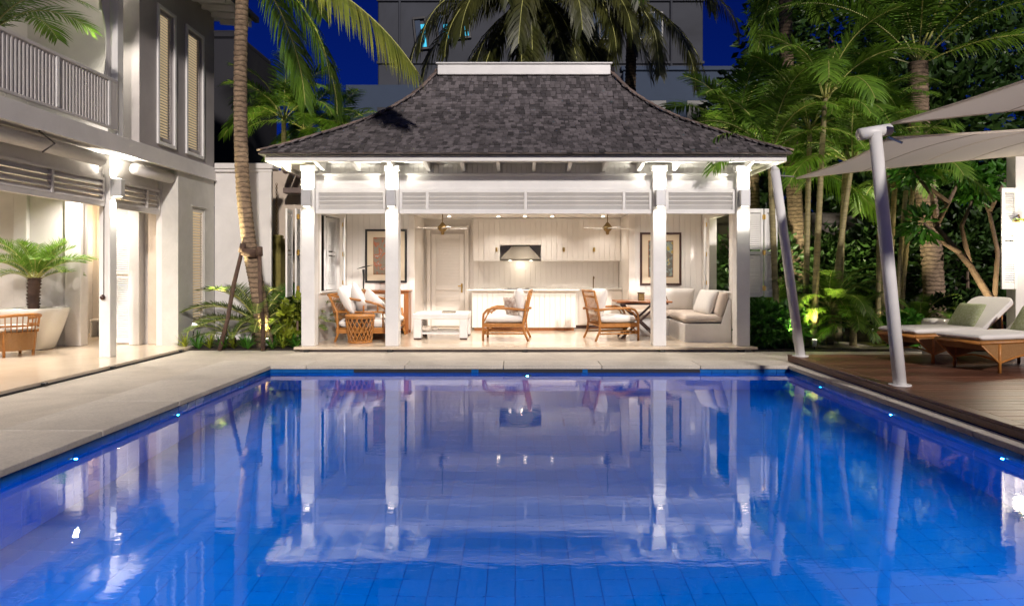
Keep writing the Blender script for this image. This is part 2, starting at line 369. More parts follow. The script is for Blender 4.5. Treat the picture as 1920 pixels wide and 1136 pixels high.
def point(name, loc, power, col=(1, 0.8, 0.55), rad=0.04, parent=None):
    l = bpy.data.lights.new(name, 'POINT'); l.energy = power; l.color = col; l.shadow_soft_size = rad
    o_ = bpy.data.objects.new(name, l); COL.objects.link(o_)
    if parent is not None: o_.parent = parent; o_.location = V(loc)-wl(parent)
    else: o_.location = loc
    return o_
# ================================================================== ground, terrace, pool, deck
PX0, PX1, PY0, PY1 = -3.80, 4.15, 0.60, 10.45      # pool opening
ZW = -0.10                                          # water level
ZB = -1.55                                          # pool floor
g = MB()
for (a, b, c, d) in ((-300, 300, -100, PY0-0.4), (-300, 300, PY1+0.4, 400), (-300, PX0-0.4, PY0-0.4, PY1+0.4), (PX1+0.4, 300, PY0-0.4, PY1+0.4)):
    g.add([(a, c, -0.06), (b, c, -0.06), (b, d, -0.06), (a, d, -0.06)], [(0, 1, 2, 3)])
struct('ground', g, 'soil')
t = MB()
t.box(-6.02, PX0-0.95, -6, 12.46, -0.058, 0.0)
t.box(PX0-0.95, 4.29, PY1+0.55, 12.46, -0.058, 0.0)
t.box(4.29, 11.0, 10.93, 12.30, -0.058, 0.0)
t.box(PX0-0.95, 12, -6, PY0-0.5, -0.058, 0.0)
struct('terrace', t, 'terrace')
cp = MB(); cpo = None
cop = tag(bpy.data.objects.new('pool_coping', None), kind='structure'); COL.objects.link(cop)
def stone_row(axis, a0, a1, b0, b1, step):
    n = round((a1-a0)/step); p = (a1-a0)/n
    me = (MB().box(0, p-0.010, 0, b1-b0, 0, 0.058, 0.006) if axis == 'x' else MB().box(0, b1-b0, 0, p-0.010, 0, 0.058, 0.006)).mesh('coping_stone', 'coping')
    for i in range(n):
        ob('coping_stone', me, cop, (a0+i*p+0.003, b0, -0.046) if axis == 'x' else (b0, a0+i*p+0.003, -0.046))
stone_row('x', PX0-0.95, PX1+0.14, PY1-0.02, PY1+0.545, 1.5)
stone_row('y', PY0-0.02, PY1-0.024, PX0-0.935, PX0+0.02, 1.5)
stone_row('y', PY0-0.02, PY1-0.024, PX1-0.02, PX1+0.142, 1.5)
stone_row('x', PX0-0.945, PX1+0.14, PY0-0.495, PY0-0.024, 1.5)
# basin
b = MB()
b.box(PX0-0.35, PX1+0.35, PY0-0.35, PY1+0.35, ZB-0.25, ZB-0.003)
b.box(PX0-0.35, PX0-0.003, PY0-0.012, PY1+0.012, ZB-0.008, -0.062); b.box(PX1+0.003, PX1+0.35, PY0-0.012, PY1+0.012, ZB-0.008, -0.062)
b.box(PX0-0.35, PX1+0.35, PY1+0.013, PY1+0.35, ZB-0.008, -0.062); b.box(PX0-0.35, PX1+0.35, PY0-0.35, PY0-0.016, ZB-0.008, -0.062)
basin = struct('pool_basin', b, 'poolgrout')
# floor tiles: nearest rows single, the rest as one part
TS = 0.199; nx = 40; ny = 49; px_ = (PX1-PX0)/nx; py_ = (PY1-PY0)/ny
tm = MB().box(0, px_-0.005, 0, py_-0.005, 0, 0.010, 0.0).mesh('floor_tile', 'pooltile')
rest = MB(); cnt = 0
for j in range(ny):
    for i in range(nx):
        x = PX0+i*px_+0.004; y = PY0+j*py_+0.004
        if 4.9 < y and cnt < 280 and 2 <= i < 37:
            ob('floor_tile', tm, basin, (x, y, ZB-0.010)); cnt += 1
        else: rest.box(x, x+px_-0.005, y, y+py_-0.005, ZB-0.010, ZB)
tag(rest.build('tile_field', 'pooltile', basin), kind='stuff'); rest = MB()
# wall tiles below the waterline band
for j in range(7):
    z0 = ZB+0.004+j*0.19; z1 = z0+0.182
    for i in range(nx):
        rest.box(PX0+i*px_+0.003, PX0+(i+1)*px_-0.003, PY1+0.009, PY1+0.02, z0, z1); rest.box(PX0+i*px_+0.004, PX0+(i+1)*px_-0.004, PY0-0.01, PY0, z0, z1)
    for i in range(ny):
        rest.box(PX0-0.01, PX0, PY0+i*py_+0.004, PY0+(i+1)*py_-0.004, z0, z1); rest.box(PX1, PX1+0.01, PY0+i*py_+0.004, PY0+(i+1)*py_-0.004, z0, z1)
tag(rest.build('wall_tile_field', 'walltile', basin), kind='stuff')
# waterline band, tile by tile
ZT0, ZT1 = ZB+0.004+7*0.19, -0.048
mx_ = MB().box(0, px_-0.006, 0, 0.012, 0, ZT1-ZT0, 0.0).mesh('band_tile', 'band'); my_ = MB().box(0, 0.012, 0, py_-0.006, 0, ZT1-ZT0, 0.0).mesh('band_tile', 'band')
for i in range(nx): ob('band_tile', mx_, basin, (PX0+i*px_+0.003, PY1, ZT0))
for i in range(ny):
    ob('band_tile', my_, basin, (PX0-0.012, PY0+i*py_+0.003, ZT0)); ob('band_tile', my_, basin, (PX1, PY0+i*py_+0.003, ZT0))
for (a, c) in ((-2.52, -0.72), (-0.61, 0.98), (1.06, 2.78)):
    bx('overflow_slot', 'dark', basin, a, c, PY1-0.006, PY1+0.02, -0.098, -0.052, 0)
# the water
wm = MB().add([(PX0, PY0, ZW), (PX1, PY0, ZW), (PX1, PY1, ZW), (PX0, PY1, ZW)], [(0, 1, 2, 3)])
struct('pool_water', wm, 'water')
# underwater lamps along both sides
def pool_light(x, y, side, lab):
    p = thing('pool_light', lab, 'pool light', (x, y, -0.20), 0, 'underwater lamps along the pool sides')
    s = 1 if side < 0 else -1
    MB().tube([(x-0.01*s, y, -0.20), (x+0.016*s, y, -0.20)], 0.026, 16).build('rim', 'steel', p)
    MB().tube([(x+0.016*s, y, -0.20), (x+0.022*s, y, -0.20)], 0.012, 16).build('lens', 'bluelamp', p)
    spot('pool_lamp', (x+0.06*s, y, -0.20), (x+3.4*s, y, -0.90), PL, (0.03, 0.68, 1.0), R(165), 0.9, 0.012, p)
PL = 34.0
for y in (2.3, 4.03, 5.77, 7.5, 9.25):
    pool_light(PX0, y, -1, 'small round underwater lamp in the pool wall beside the stone terrace')
    pool_light(PX1, y, 1, 'small round underwater lamp in the pool wall beside the wooden deck')
p = thing('pool_floodlight', 'round underwater floodlight in the pool end wall below the pavilion', 'pool light', (0.14, PY1, -0.36))
MB().tube([(0.14, PY1+0.01, -0.36), (0.14, PY1-0.016, -0.36)], 0.07, 20).build('rim', 'steel', p); MB().tube([(0.14, PY1-0.016, -0.36), (0.14, PY1-0.022, -0.36)], 0.014, 20).build('lens', 'bluelamp', p)
spot('flood_lamp', (0.14, PY1-0.06, -0.36), (0.14, PY1-4.2, -1.1), 6, (0.08, 0.62, 1.0), R(150), 1.0, 0.02, p)
for x in (-1.9, 2.2):  # added pair out of view, put in to brighten the pool floor
    p = thing('pool_floodlight', 'added unseen underwater floodlight in the pool end wall facing the pavilion', 'pool light', (x, PY0, -0.36), 0, 'added floodlights in the pool end wall')
    MB().tube([(x, PY0-0.01, -0.36), (x, PY0+0.016, -0.36)], 0.07, 20).build('rim', 'steel', p); MB().tube([(x, PY0+0.016, -0.36), (x, PY0+0.022, -0.36)], 0.05, 20).build('lens', 'bluelamp', p)
    spot('flood_lamp', (x, PY0+0.06, -0.36), (x*0.6, PY0+5.5, -1.1), 430, (0.02, 0.66, 1.0), R(150), 1.0, 0.02, p)
# deck
dk = tag(bpy.data.objects.new('timber_deck', None), kind='structure'); COL.objects.link(dk)
ZD = 0.12
bx('deck_fascia', 'deck', dk, 4.305, 4.335, -4, 10.92, 0.014, ZD-0.03)
bx('deck_fascia', 'deck', dk, 4.336, 11, 10.885, 10.915, 0.004, ZD-0.03)
bx('deck_base', 'dark', dk, 4.34, 11, -4, 10.88, 0.0, ZD-0.045)
bm_ = MB().box(0, 0.145, 0, 2.48, 0, 0.028, 0.005).mesh('edge_board', 'deck')
for k in range(6): ob('edge_board', bm_, dk, (4.296, -4+k*2.485, ZD-0.028))
n = 0; y = 10.92
pm = [MB().box(0, L, 0, 0.138, 0, 0.026, 0.004).mesh('plank', 'deck') for L in (1.9, 2.6, 3.3)]
while y > 2.2:
    y -= 0.144; x = 4.446
    k0 = rnd.randrange(3)
    for q in range(3):
        k = (k0+q) % 3; ob('plank', pm[k], dk, (x, y, ZD-0.027+rnd.uniform(-.001, .001))); x += (1.9, 2.6, 3.3)[k]+0.005
# planting beds
bd = MB()
bd.box(-6.3, -3.96, 12.47, 15.6, -0.05, 0.02); struct('soil_bed', bd, 'soil')
bd = MB(); bd.box(4.24, 16, 12.31, 19, -0.05, 0.015); struct('garden_soil', bd, 'soil')
gp = MB(); n = 20
vs = [(6.55+1.25*math.cos(a)*(1+0.08*math.sin(3*a)), 13.05+0.62*math.sin(a), 0.03) for a in [2*math.pi*i/n for i in range(n)]]
gp.add(vs, [tuple(range(n))]); struct('gravel_path', gp, 'gravel')
# ================================================================== pavilion
XC = 0.13
pav = thing('pool_pavilion', 'open white pool pavilion with curved dark shingle roof across the pool', 'pavilion', (XC, 12.2, 0))
ZF = 0.09
bx('floor_slab', 'floor', pav, -4.02, 4.28, 12.2, 16.9, 0.045, ZF)
bx('floor_base', 'grey', pav, -3.95, 4.2, 12.32, 16.8, 0.001, 0.044, 0)
for x in (-3.8, -2.3, 0.12, 2.58, 4.0): bx('support_block', 'black', pav, x-0.05, x+0.05, 12.205, 12.31, 0.002, 0.044, 0.004)
XP = (-3.81, -2.29, 2.555, 4.07)
pm_ = MB().box(-0.12, 0.12, 0, 0.24, 0, 3.27, 0.008).mesh('post', 'white')
pl_ = MB().box(-0.135, 0.135, -0.015, 0.255, 0, 0.10, 0.006).mesh('post_base', 'white')
for x in XP:
    q = ob('post', pm_, pav, V((x, 12.35, ZF))-wl(pav)); ob('post_capital', MB().box(-0.14, 0.14, -0.02, 0.26, 3.17, 3.268, 0.006).mesh('post_capital', 'white'), q)
bx('beam', 'white', pav, -3.92, 4.18, 12.48, 12.585, 2.935, 3.235)
fr = MB()
x = -3.9
while x < 4.15: fr.box(x, x+0.086, 12.545, 12.58, 3.237, 3.418, 0.004); x += 0.09
tag(fr.build('frieze_boards', 'white', pav), kind='stuff')
bx('picture_rail', 'white', pav, -3.92, 4.18, 12.46, 12.5, 3.19, 3.232)
bx('soffit', 'white', pav, -4.36, 4.62, 11.955, 17.2, 3.42, 3.45, 0)
x = -4.20
while x < 4.5:
    m_ = MB()
    m_.add([(x-.03, 11.96, 3.419), (x+.03, 11.96, 3.419), (x+.03, 11.96, 3.355), (x-.03, 11.96, 3.355), (x-.03, 12.54, 3.419), (x+.03, 12.54, 3.419), (x+.03, 12.54, 3.27), (x-.03, 12.54, 3.27)],
           [(0, 1, 2, 3), (7, 6, 5, 4), (0, 3, 7, 4), (1, 5, 6, 2), (3, 2, 6, 7), (0, 4, 5, 1)])
    m_.build('rafter', 'white', pav); x += 0.64
bx('fascia', 'white', pav, -4.42, 4.68, 11.90, 11.95, 3.36, 3.475, 0.01)
bx('fascia', 'white', pav, -4.44, -4.39, 11.952, 17.25, 3.36, 3.475, 0.01)
bx('fascia', 'white', pav, 4.65, 4.70, 11.952, 17.25, 3.36, 3.475, 0.01)

# roof: concave profile, inset t from the eave -> height
PROF = [(0.0, 3.50), (0.02, 3.515), (0.295, 3.65), (0.656, 3.86), (1.167, 4.16), (1.583, 4.43), (1.917, 4.69), (2.24, 4.99), (2.49, 5.27), (2.77, 5.68)]
def prof(t_):
    for (a, za), (b_, zb) in zip(PROF, PROF[1:]):
        if t_ <= b_: return za+(zb-za)*(t_-a)/(b_-a)
    return PROF[-1][1]
RX, RY0, RD = 4.62, 11.80, 2.77
RXc = 0.12
ts = [RD*i/30 for i in range(31)]
rm = MB()
for t_ in ts:
    z = prof(t_)-0.03
    rm.v += [(RXc-RX+t_, RY0+t_, z), (RXc+RX-t_, RY0+t_, z), (RXc+RX-t_, RY0+2*RD-t_, z), (RXc-RX+t_, RY0+2*RD-t_, z)]
for i in range(30):
    for k in range(4):
        k2 = (k+1) % 4; rm.f.append((i*4+k, i*4+k2, i*4+4+k2, i*4+4+k)); rm.mi.append(0)
rm.f.append((0, 3, 2, 1)); rm.mi.append(0)
roof = rm.build('roof', 'dark', pav)
# rows of shingles by arc length
rows = []; s = 0; last = (0, prof(0)); acc = 0; step = 0.102
tt = 0.0
while tt < RD-0.02:
    rows.append(tt)
    sl_ = (prof(tt+0.02)-prof(tt))/0.02; tt += step/math.sqrt(1+sl_*sl_)
shm = {}
for k in range(3):
    wd = (0.088, 0.100, 0.112)[k]
    shm[k] = (wd, MB().box(-wd/2+0.004, wd/2-0.004, 0, 0.21, -0.020, 0, 0.003).mesh('shingle', 'shingle'))
cand = []; rest = MB(); rs = random.Random(5)
offp = wl(pav)
for t_ in rows:
    z = prof(t_); sl_ = (prof(min(RD, t_+0.06))-prof(t_))/0.06; an = math.atan(sl_)-0.085
    for side in range(4):
        if side in (0, 2): a0, a1 = RXc-RX+t_, RXc+RX-t_
        else: a0, a1 = RY0+t_, RY0+2*RD-t_
        a = a0+rs.uniform(0.0, 0.05)
        while a < a1-0.04:
            k = rs.randrange(3); wd = shm[k][0]; c_ = a+wd/2; a += wd
            if c_ > a1-0.03: break
            jit = rs.uniform(-0.012, 0.012); lift = rs.uniform(0.008, 0.022)
            if side == 0: loc = V((c_, RY0+t_+jit, z+lift)); rz = 0
            elif side == 2: loc = V((c_, RY0+2*RD-t_-jit, z+lift)); rz = math.pi
            elif side == 1: loc = V((RXc+RX-t_-jit, c_, z+lift)); rz = math.pi/2
            else: loc = V((RXc-RX+t_+jit, c_, z+lift)); rz = -math.pi/2
            mt = Matrix.Translation(loc) @ Matrix.Rotation(rz, 4, 'Z') @ Matrix.Rotation(an+rs.uniform(-.012, .012), 4, 'X') @ Matrix.Rotation(rs.uniform(-.012, .012), 4, 'Z')
            if side == 0:
                nrm = mt.to_3x3() @ V((0, 0, 1)); vw = (V((0, 0, 1.47))-loc); d2 = vw.length_squared
                cand.append((wd*abs(nrm.dot(vw.normalized()))/d2, k, mt))
            else: rest.box(-wd/2+0.004, wd/2-0.004, 0, 0.21, -0.020, 0, 0.0, mt)
cand.sort(key=lambda q: -q[0])
for i, (_, k, mt) in enumerate(cand):
    if i < 290:
        o_ = ob('shingle', shm[k][1], roof); m2 = Matrix.Translation(-offp) @ mt
        o_.location = m2.to_translation(); o_.rotation_euler = m2.to_euler()
    else: rest.box(-shm[k][0]/2+0.004, shm[k][0]/2-0.004, 0, 0.21, -0.020, 0, 0.0, mt)
tag(rest.build('shingle_field', 'shingle', roof), kind='stuff')
for (sx, sy) in ((-1, 1), (1, 1), (-1, -1), (1, -1)):
    t_ = 0.0
    while t_ < RD-0.03:
        t2 = min(RD, t_+0.16)
        def hp(q): return V((RXc+sx*(RX-q), RY0+q if sy > 0 else RY0+2*RD-q, prof(q)+0.03))
        p0, p1 = hp(t_)+V((0, 0, 0.018)), hp(t2)+V((0, 0, 0.004))
        MB().beam(p0, p1+(p1-p0)*0.12, 0.13, 0.03, 0.008).build('hip_tile', 'hip', roof)
        t_ += 0.145
bx('eave_edge', 'hip', roof, RXc-RX-0.01, RXc+RX+0.01, RY0+0.02, RY0+0.11, 3.476, 3.496, 0.004)
rc = MB(); zc0, zc1 = 5.60, 5.85
rc.box(RXc-1.83, RXc+1.83, 14.44, 14.70, zc0, zc1-0.035, 0.01); rc.box(RXc-1.87, RXc+1.87, 14.40, 14.74, zc1-0.034, zc1, 0.01)
rc.build('ridge_cap', 'white', roof)

# louvred transom between the posts
def louvre_bay(parent, axis, a0, a1, face, z0, z1, mul, ns=4, m='white', pitch=None, frame=0.05):
    f = MB()
    def B(mb, u0, u1, d0, d1, za, zb, c=0.004):
        if axis == 'x': mb.box(u0, u1, face+d0, face+d1, za, zb, c)
        else: mb.box(face+d0, face+d1, u0, u1, za, zb, c)
        return mb
    B(MB(), a0, a1, 0, 0.07, z0, z0+0.075).build('bottom_rail', m, parent)
    B(MB(), a0, a1, 0, 0.07, z1-0.045, z1).build('top_rail', m, parent)
    edges = [a0]+list(mul)+[a1]
    for e in edges:
        e0 = min(max(e-frame/2, a0), a1-frame); B(MB(), e0, e0+frame, -0.006, 0.076, z0+0.076, z1-0.046).build('stile', m, parent)
    off = wl(parent)
    for e0, e1 in zip(edges, edges[1:]):
        L = e1-e0-frame*1.1; zs = (z1-0.046-z0-0.076)/ns
        mt = Matrix.Rotation(R(-48), 4, 'X')
        if axis == 'y': mt = Matrix.Rotation(math.pi/2, 4, 'Z') @ Matrix.Rotation(R(-48 if face > 0 else 48), 4, 'X') 
        me = MB().box(0, L, -0.055, 0.055, -0.006, 0.006, 0.004, mt).mesh('slat', m)
        for i in range(ns):
            zz = z0+0.076+(i+0.5)*zs
            p = V((e0+frame*0.55, face+0.035, zz)) if axis == 'x' else V((face+0.035, e0+frame*0.55, zz))
            ob('slat', me, parent, p-off)
tr = pav
louvre_bay(tr, 'x', -3.685, -2.415, 12.42, 2.49, 2.93, [])
louvre_bay(tr, 'x', -2.165, 2.43, 12.42, 2.49, 2.93, [-1.66, 0.13, 1.92])
louvre_bay(tr, 'x', 2.68, 3.945, 12.42, 2.49, 2.93, [])
# room shell
def sidewall(x0, x1, face_in):
    for (ya, yb, za, zb) in ((12.592, 13.1, ZF, 3.419), (14.5, 16.75, ZF, 3.419), (13.101, 14.499, ZF, 1.02), (13.101, 14.499, 2.56, 3.419)):
        bx('side_wall', 'gloss', pav, x0, x1, ya, yb, za+0.001, zb, 0)
    xi = face_in
    for y in (13.1, 14.47): bx('window_jamb', 'gloss', pav, x0-0.012, x1+0.012, y, y+0.03, 1.021, 2.559, 0.004)
    bx('window_sill', 'gloss', pav, x0-0.03, x1+0.03, 13.06, 14.54, 1.0205, 1.05, 0.005)
sidewall(-3.93, -3.80, -3.8); sidewall(4.06, 4.19, 4.06)
bx('ceiling', 'white', pav, -3.80, 4.06, 12.60, 15.10, 3.02, 3.06, 0)
YW = 15.10
bx('inner_wall', 'gloss', pav, -3.799, -2.42, YW+0.02, YW+0.12, ZF, 3.019, 0); bx('inner_wall', 'gloss', pav, 2.57, 4.059, YW+0.02, YW+0.12, ZF, 3.019, 0)
boards(pav, 'gloss', 'x', -3.795, -2.42, ZF+0.12, 3.015, YW, 0.019, 0.125); boards(pav, 'gloss', 'x', 2.57, 4.055, ZF+0.12, 3.015, YW, 0.019, 0.125)
bx('skirting', 'gloss', pav, -3.795, -2.42, YW-0.012, YW+0.018, ZF+0.001, ZF+0.119); bx('skirting', 'gloss', pav, 2.57, 4.055, YW-0.012, YW+0.018, ZF+0.001, ZF+0.119)
bx('alcove_pilaster', 'joinery', pav, -2.419, -2.29, YW-0.03, 16.60, ZF, 2.70); bx('alcove_pilaster', 'joinery', pav, 2.44, 2.569, YW-0.03, 16.60, ZF, 2.70)
bx('alcove_header', 'gloss', pav, -2.419, 2.569, YW-0.03, YW+0.12, 2.701, 3.018)
bx('alcove_ceiling', 'gloss', pav, -2.419, 2.569, YW+0.121, 16.60, 2.702, 2.74, 0)
bx('back_wall', 'joinery', pav, -3.79, 4.05, 16.60, 16.74, ZF, 3.41, 0)
# door in the alcove
dr = bx('door', 'joinery', pav, -2.12, -1.30, 16.55, 16.585, ZF+0.01, 2.36)
for (za, zb) in ((0.28, 0.98), (1.12, 2.22)):
    s_ = MB(); z = za
    while z < zb: s_.box(-1.99, -1.43, 16.540, 16.552, z, z+0.030, 0.003); z += 0.036
    tag(s_.build('door_slats', 'joinery', dr), kind='stuff')
for (a, c, za, zb) in ((-2.10, -2.0, 0.12, 2.34), (-1.42, -1.32, 0.12, 2.34), (-1.999, -1.421, 0.985, 1.11), (-1.999, -1.421, 2.23, 2.34), (-1.999, -1.421, 0.12, 0.275)):
    bx('door_rail', 'joinery', dr, a, c, 16.528, 16.549, za, zb, 0.004)
h = MB().tube([(-1.37, 16.53, 1.08), (-1.37, 16.48, 1.08), (-1.46, 16.475, 1.08)], 0.012, 8); h.box(-1.39, -1.35, 16.516, 16.527, 0.92, 1.14, 0.003); h.build('door_handle', 'brass', dr)
for (a, c, za, zb) in ((-2.22, -2.125, ZF, 2.44), (-1.295, -1.2, ZF, 2.44), (-2.22, -1.2, 2.441, 2.53)): bx('door_frame', 'joinery', pav, a, c, 16.52, 16.599, za+0.001, zb)

# window shutters
def shutter(parent, p0, p1, z0, z1, th=0.034):
    p0 = V(p0); p1 = V(p1); d = (p1-p0); L = d.length; d.normalize(); nrm = V((d.y, -d.x, 0))
    mt = Matrix(((d.x, nrm.x, 0, p0.x), (d.y, nrm.y, 0, p0.y), (0, 0, 1, 0), (0, 0, 0, 1)))
    f = MB(); st = min(0.05, L*0.22)
    f.box(0, st, -th/2, th/2, z0, z1, 0.004, mt); f.box(L-st, L, -th/2, th/2, z0, z1, 0.004, mt)
    f.box(st+.001, L-st-.001, -th/2+.002, th/2-.002, z0, z0+0.08, 0.003, mt); f.box(st+.001, L-st-.001, -th/2+.002, th/2-.002, z1-0.08, z1, 0.003, mt); f.box(st+.001, L-st-.001, -th/2+.002, th/2-.002, (z0+z1)/2-.03, (z0+z1)/2+.03, 0.003, mt)
    o_ = f.build('shutter', 'white', parent)
    s_ = MB(); z = z0+0.1
    while z < z1-0.09:
        if abs(z-(z0+z1)/2) > 0.05: s_.box(st+.002, L-st-.002, -0.004, 0.004, -0.021, 0.021, 0.0, mt @ Matrix.Translation((0, 0, z)) @ Matrix.Rotation(R(35), 4, 'X'))
        z += 0.036
    tag(s_.build('shutter_slats', 'white', o_), kind='stuff')
    return o_
def hinge(parent, x, y, z):
    m_ = MB().tube([(x, y, z-0.05), (x, y, z+0.05)], 0.014, 8); m_.box(x-0.03, x+0.03, y-0.004, y+0.004, z-0.042, z+0.042, 0.001); m_.build('hinge', 'brass', parent)
s1 = shutter(pav, (4.20, 13.08), (4.69, 13.08), 0.95, 2.64); s2 = shutter(pav, (4.71, 13.08), (4.96, 13.08), 0.95, 2.64)
for z in (1.12, 1.8, 2.48): hinge(s2, 4.70, 13.055, z)
for xx in (-4.14, -4.24, -4.42):
    s3 = shutter(pav, (xx, 13.0), (xx-0.03, 13.42), 0.95, 2.64)
for z in (1.12, 1.8, 2.48): hinge(s3, -4.19, 12.985, z)
# inner leaves folded back at the window
for (x, sx) in ((-3.70, 1), (3.96, -1)):
    i1 = shutter(pav, (x, 14.46), (x+0.10*sx, 14.12), 1.06, 2.55); 
    for z in (1.2, 1.8, 2.42): hinge(i1, x+0.02*sx, 14.38, z)
s4 = shutter(pav, (-3.90, 13.75), (-3.99, 14.1), 1.06, 2.55)
shutter(pav, (-3.96, 14.10), (-3.86, 14.45), 1.06, 2.55)

# wall lamps on the posts (up and down light)
def updown(x, y, z, lab, group, face=(0, -1), pu=46, pd=20, h_=0.30):
    nx_, ny_ = face; lx, ly = x+nx_*0.075, y+ny_*0.075
    p = thing('wall_lamp', lab, 'wall lamp', (x, y, z), 0, group)
    MB().box(lx-0.085, lx+0.085, ly-0.055, ly+0.055, z-h_/2, z+h_/2, 0.006).build('housing', 'lamp', p)
    MB().box(x-0.05, x+0.05, y-0.03, y+0.03, z-0.06, z+0.06, 0.004).build('bracket', 'lamp', p)
    MB().box(lx-0.05, lx+0.05, ly-0.035, ly+0.035, z+h_/2+0.0005, z+h_/2+0.008, 0.001).build('upper_lens', 'led', p); MB().box(lx-0.05, lx+0.05, ly-0.035, ly+0.035, z-h_/2-0.008, z-h_/2-0.0005, 0.001).build('lower_lens', 'led', p)
    spot('up_light', (lx, ly, z+h_/2+0.02), (lx-nx_*0.25, ly-ny_*0.25, z+h_/2+1.0), pu, (1, 0.94, 0.80), R(165), 0.9, 0.03, p)
    spot('down_light', (lx, ly, z-h_/2-0.02), (lx-nx_*0.16, ly-ny_*0.16, z-h_/2-1.0), pd, (1, 0.94, 0.80), R(125), 0.9, 0.03, p)
    return p
WLG = 'up and down lamps on the pavilion posts'
for x, lab in zip(XP, ('up and down lamp on the pavilion corner post beside the rattan sofa', 'up and down lamp on the pavilion post in front of the rattan stool',
                       'up and down lamp on the pavilion post in front of the dining table', 'up and down lamp on the pavilion corner post beside the fitted bench')):
    updown(x, 12.35, 2.76, lab, WLG)
# downlights
def downlight(x, y, z, lab, power, group, size=R(120)):
    p = thing('downlight', lab, 'downlight', (x, y, z), 0, group)
    MB().lathe([(0.055, z-0.006), (0.055, z-0.0005)], x, y, 20).build('trim_ring', 'white', p)
    MB().lathe([(0.036, z-0.012), (0.036, z-0.0065)], x, y, 16).build('lens', 'led', p)
    spot('ceiling_spot', (x, y, z-0.02), (x, y, 0), power, (1, 0.91, 0.82), size, 0.7, 0.04, p)
for px, lab in ((-1.60, 1), (-0.46, 0), (0.15, 0), (0.78, 0), (1.95, 1)):
    downlight(px, 15.75, 2.702, 'small round ceiling downlight lit in the kitchen alcove', 24, 'downlights in the kitchen alcove')
for x in (-2.7, -0.9, 1.1, 2.95):
    downlight(x, 13.7, 3.02, 'recessed downlight in the pavilion sitting room ceiling', 118, 'downlights in the sitting room ceiling', R(140))

# kitchen
kc = thing('kitchen_wall_cabinets', 'cream boarded wall cabinets with small brass pulls around the cooker hood', 'cabinet', (0.65, 16.4, 1.68))
for (a, c) in ((-1.08, -0.44), (0.54, 2.435)): bx('carcass', 'joinery', kc, a, c, 16.30, 16.598, 1.68, 2.698, 0.004)
bx('carcass', 'joinery', kc, -0.439, 0.539, 16.30, 16.598, 2.06, 2.698, 0.004)
boards(kc, 'joinery', 'x', -1.08, -0.44, 1.68, 2.695, 16.28, 0.018, 0.128); boards(kc, 'joinery', 'x', 0.54, 2.435, 1.68, 2.695, 16.28, 0.018, 0.128); boards(kc, 'joinery', 'x', -0.439, 0.539, 2.06, 2.695, 16.28, 0.018, 0.128)
for (x, z) in ((-0.52, 1.95), (1.08, 1.95), (1.80, 1.95)): MB().box(x-0.025, x+0.025, 16.25, 16.279, z-0.05, z+0.05, 0.006).build('pull', 'brass', kc)
hd = thing('cooker_hood', 'stainless steel tapered cooker hood over the kitchen counter', 'cooker hood', (0.05, 16.4, 1.70))
q = MB(); za, zb = 1.73, 2.05
q.add([(-.43, 16.12, za), (.53, 16.12, za), (.53, 16.597, za), (-.43, 16.597, za), (-.14, 16.33, zb), (.24, 16.33, zb), (.24, 16.597, zb), (-.14, 16.597, zb)], [(0, 3, 2, 1), (4, 5, 6, 7), (0, 1, 5, 4), (1, 2, 6, 5), (2, 3, 7, 6), (3, 0, 4, 7)])
q.build('canopy', 'hood', hd); bx('rim', 'hood', hd, -.435, .535, 16.115, 16.597, 1.695, 1.729, 0.003)
for x in (-0.2, 0.3): MB().lathe([(0.03, 1.686), (0.03, 1.6945)], x, 16.3, 12).build('lamp_lens', 'led', hd)
point('hood_light', (0.05, 16.3, 1.62), 3, (1, 0.86, 0.68), 0.05, hd)
kb = thing('kitchen_counter', 'cream kitchen base units with pale stone counter and small sink tap', 'kitchen counter', (0.65, 16.3, ZF))
bx('carcass', 'joinery', kb, -1.08, 2.435, 16.05, 16.597, ZF+0.08, 1.00, 0.004); bx('plinth', 'darkwood', kb, -1.08, 2.435, 16.10, 16.59, ZF+0.001, ZF+0.079, 0)
bx('worktop', 'ceramic', kb, -1.09, 2.438, 16.0, 16.596, 1.001, 1.04, 0.005)
for a in (1.42, 1.94): bx('unit_door', 'joinery', kb, a, a+0.49, 16.028, 16.049, 0.2, 0.97, 0.004)
boards(kb, 'joinery', 'x', -1.085, 2.435, 1.041, 1.679, 16.578, 0.014, 0.128, 'splash_board')
MB().tube([(1.80, 16.4, 1.04), (1.80, 16.4, 1.26), (1.80, 16.36, 1.31), (1.80, 16.27, 1.30), (1.80, 16.25, 1.26)], 0.012, 8).build('tap', 'bronze', kb)
ki = thing('kitchen_island', 'cream boarded kitchen island with pale overhanging top behind the armchair', 'kitchen island', (0.1, 15.6, ZF))
bx('carcass', 'joinery', ki, -1.05, 1.30, 15.47, 15.85, ZF+0.07, 0.995, 0.003); bx('plinth', 'wood', ki, -1.0, 1.26, 15.50, 15.84, ZF+0.001, ZF+0.069, 0)
boards(ki, 'joinery', 'x', -1.05, 1.30, ZF+0.075, 0.995, 15.452, 0.017, 0.115)
bx('worktop', 'ceramic', ki, -1.16, 1.38, 15.33, 15.88, 0.996, 1.03, 0.006)
hb = thing('hob', 'black glass hob set on the kitchen island top', 'hob', (0.0, 15.62, 1.031)); bx('glass', 'black', hb, -0.32, 0.28, 15.48, 15.76, 1.031, 1.037, 0.002)
for x in (-0.2, 0.0, 0.2): MB().lathe([(0.05, 1.0375), (0.045, 1.05)], x, 15.62, 12).build('ring', 'black', hb)
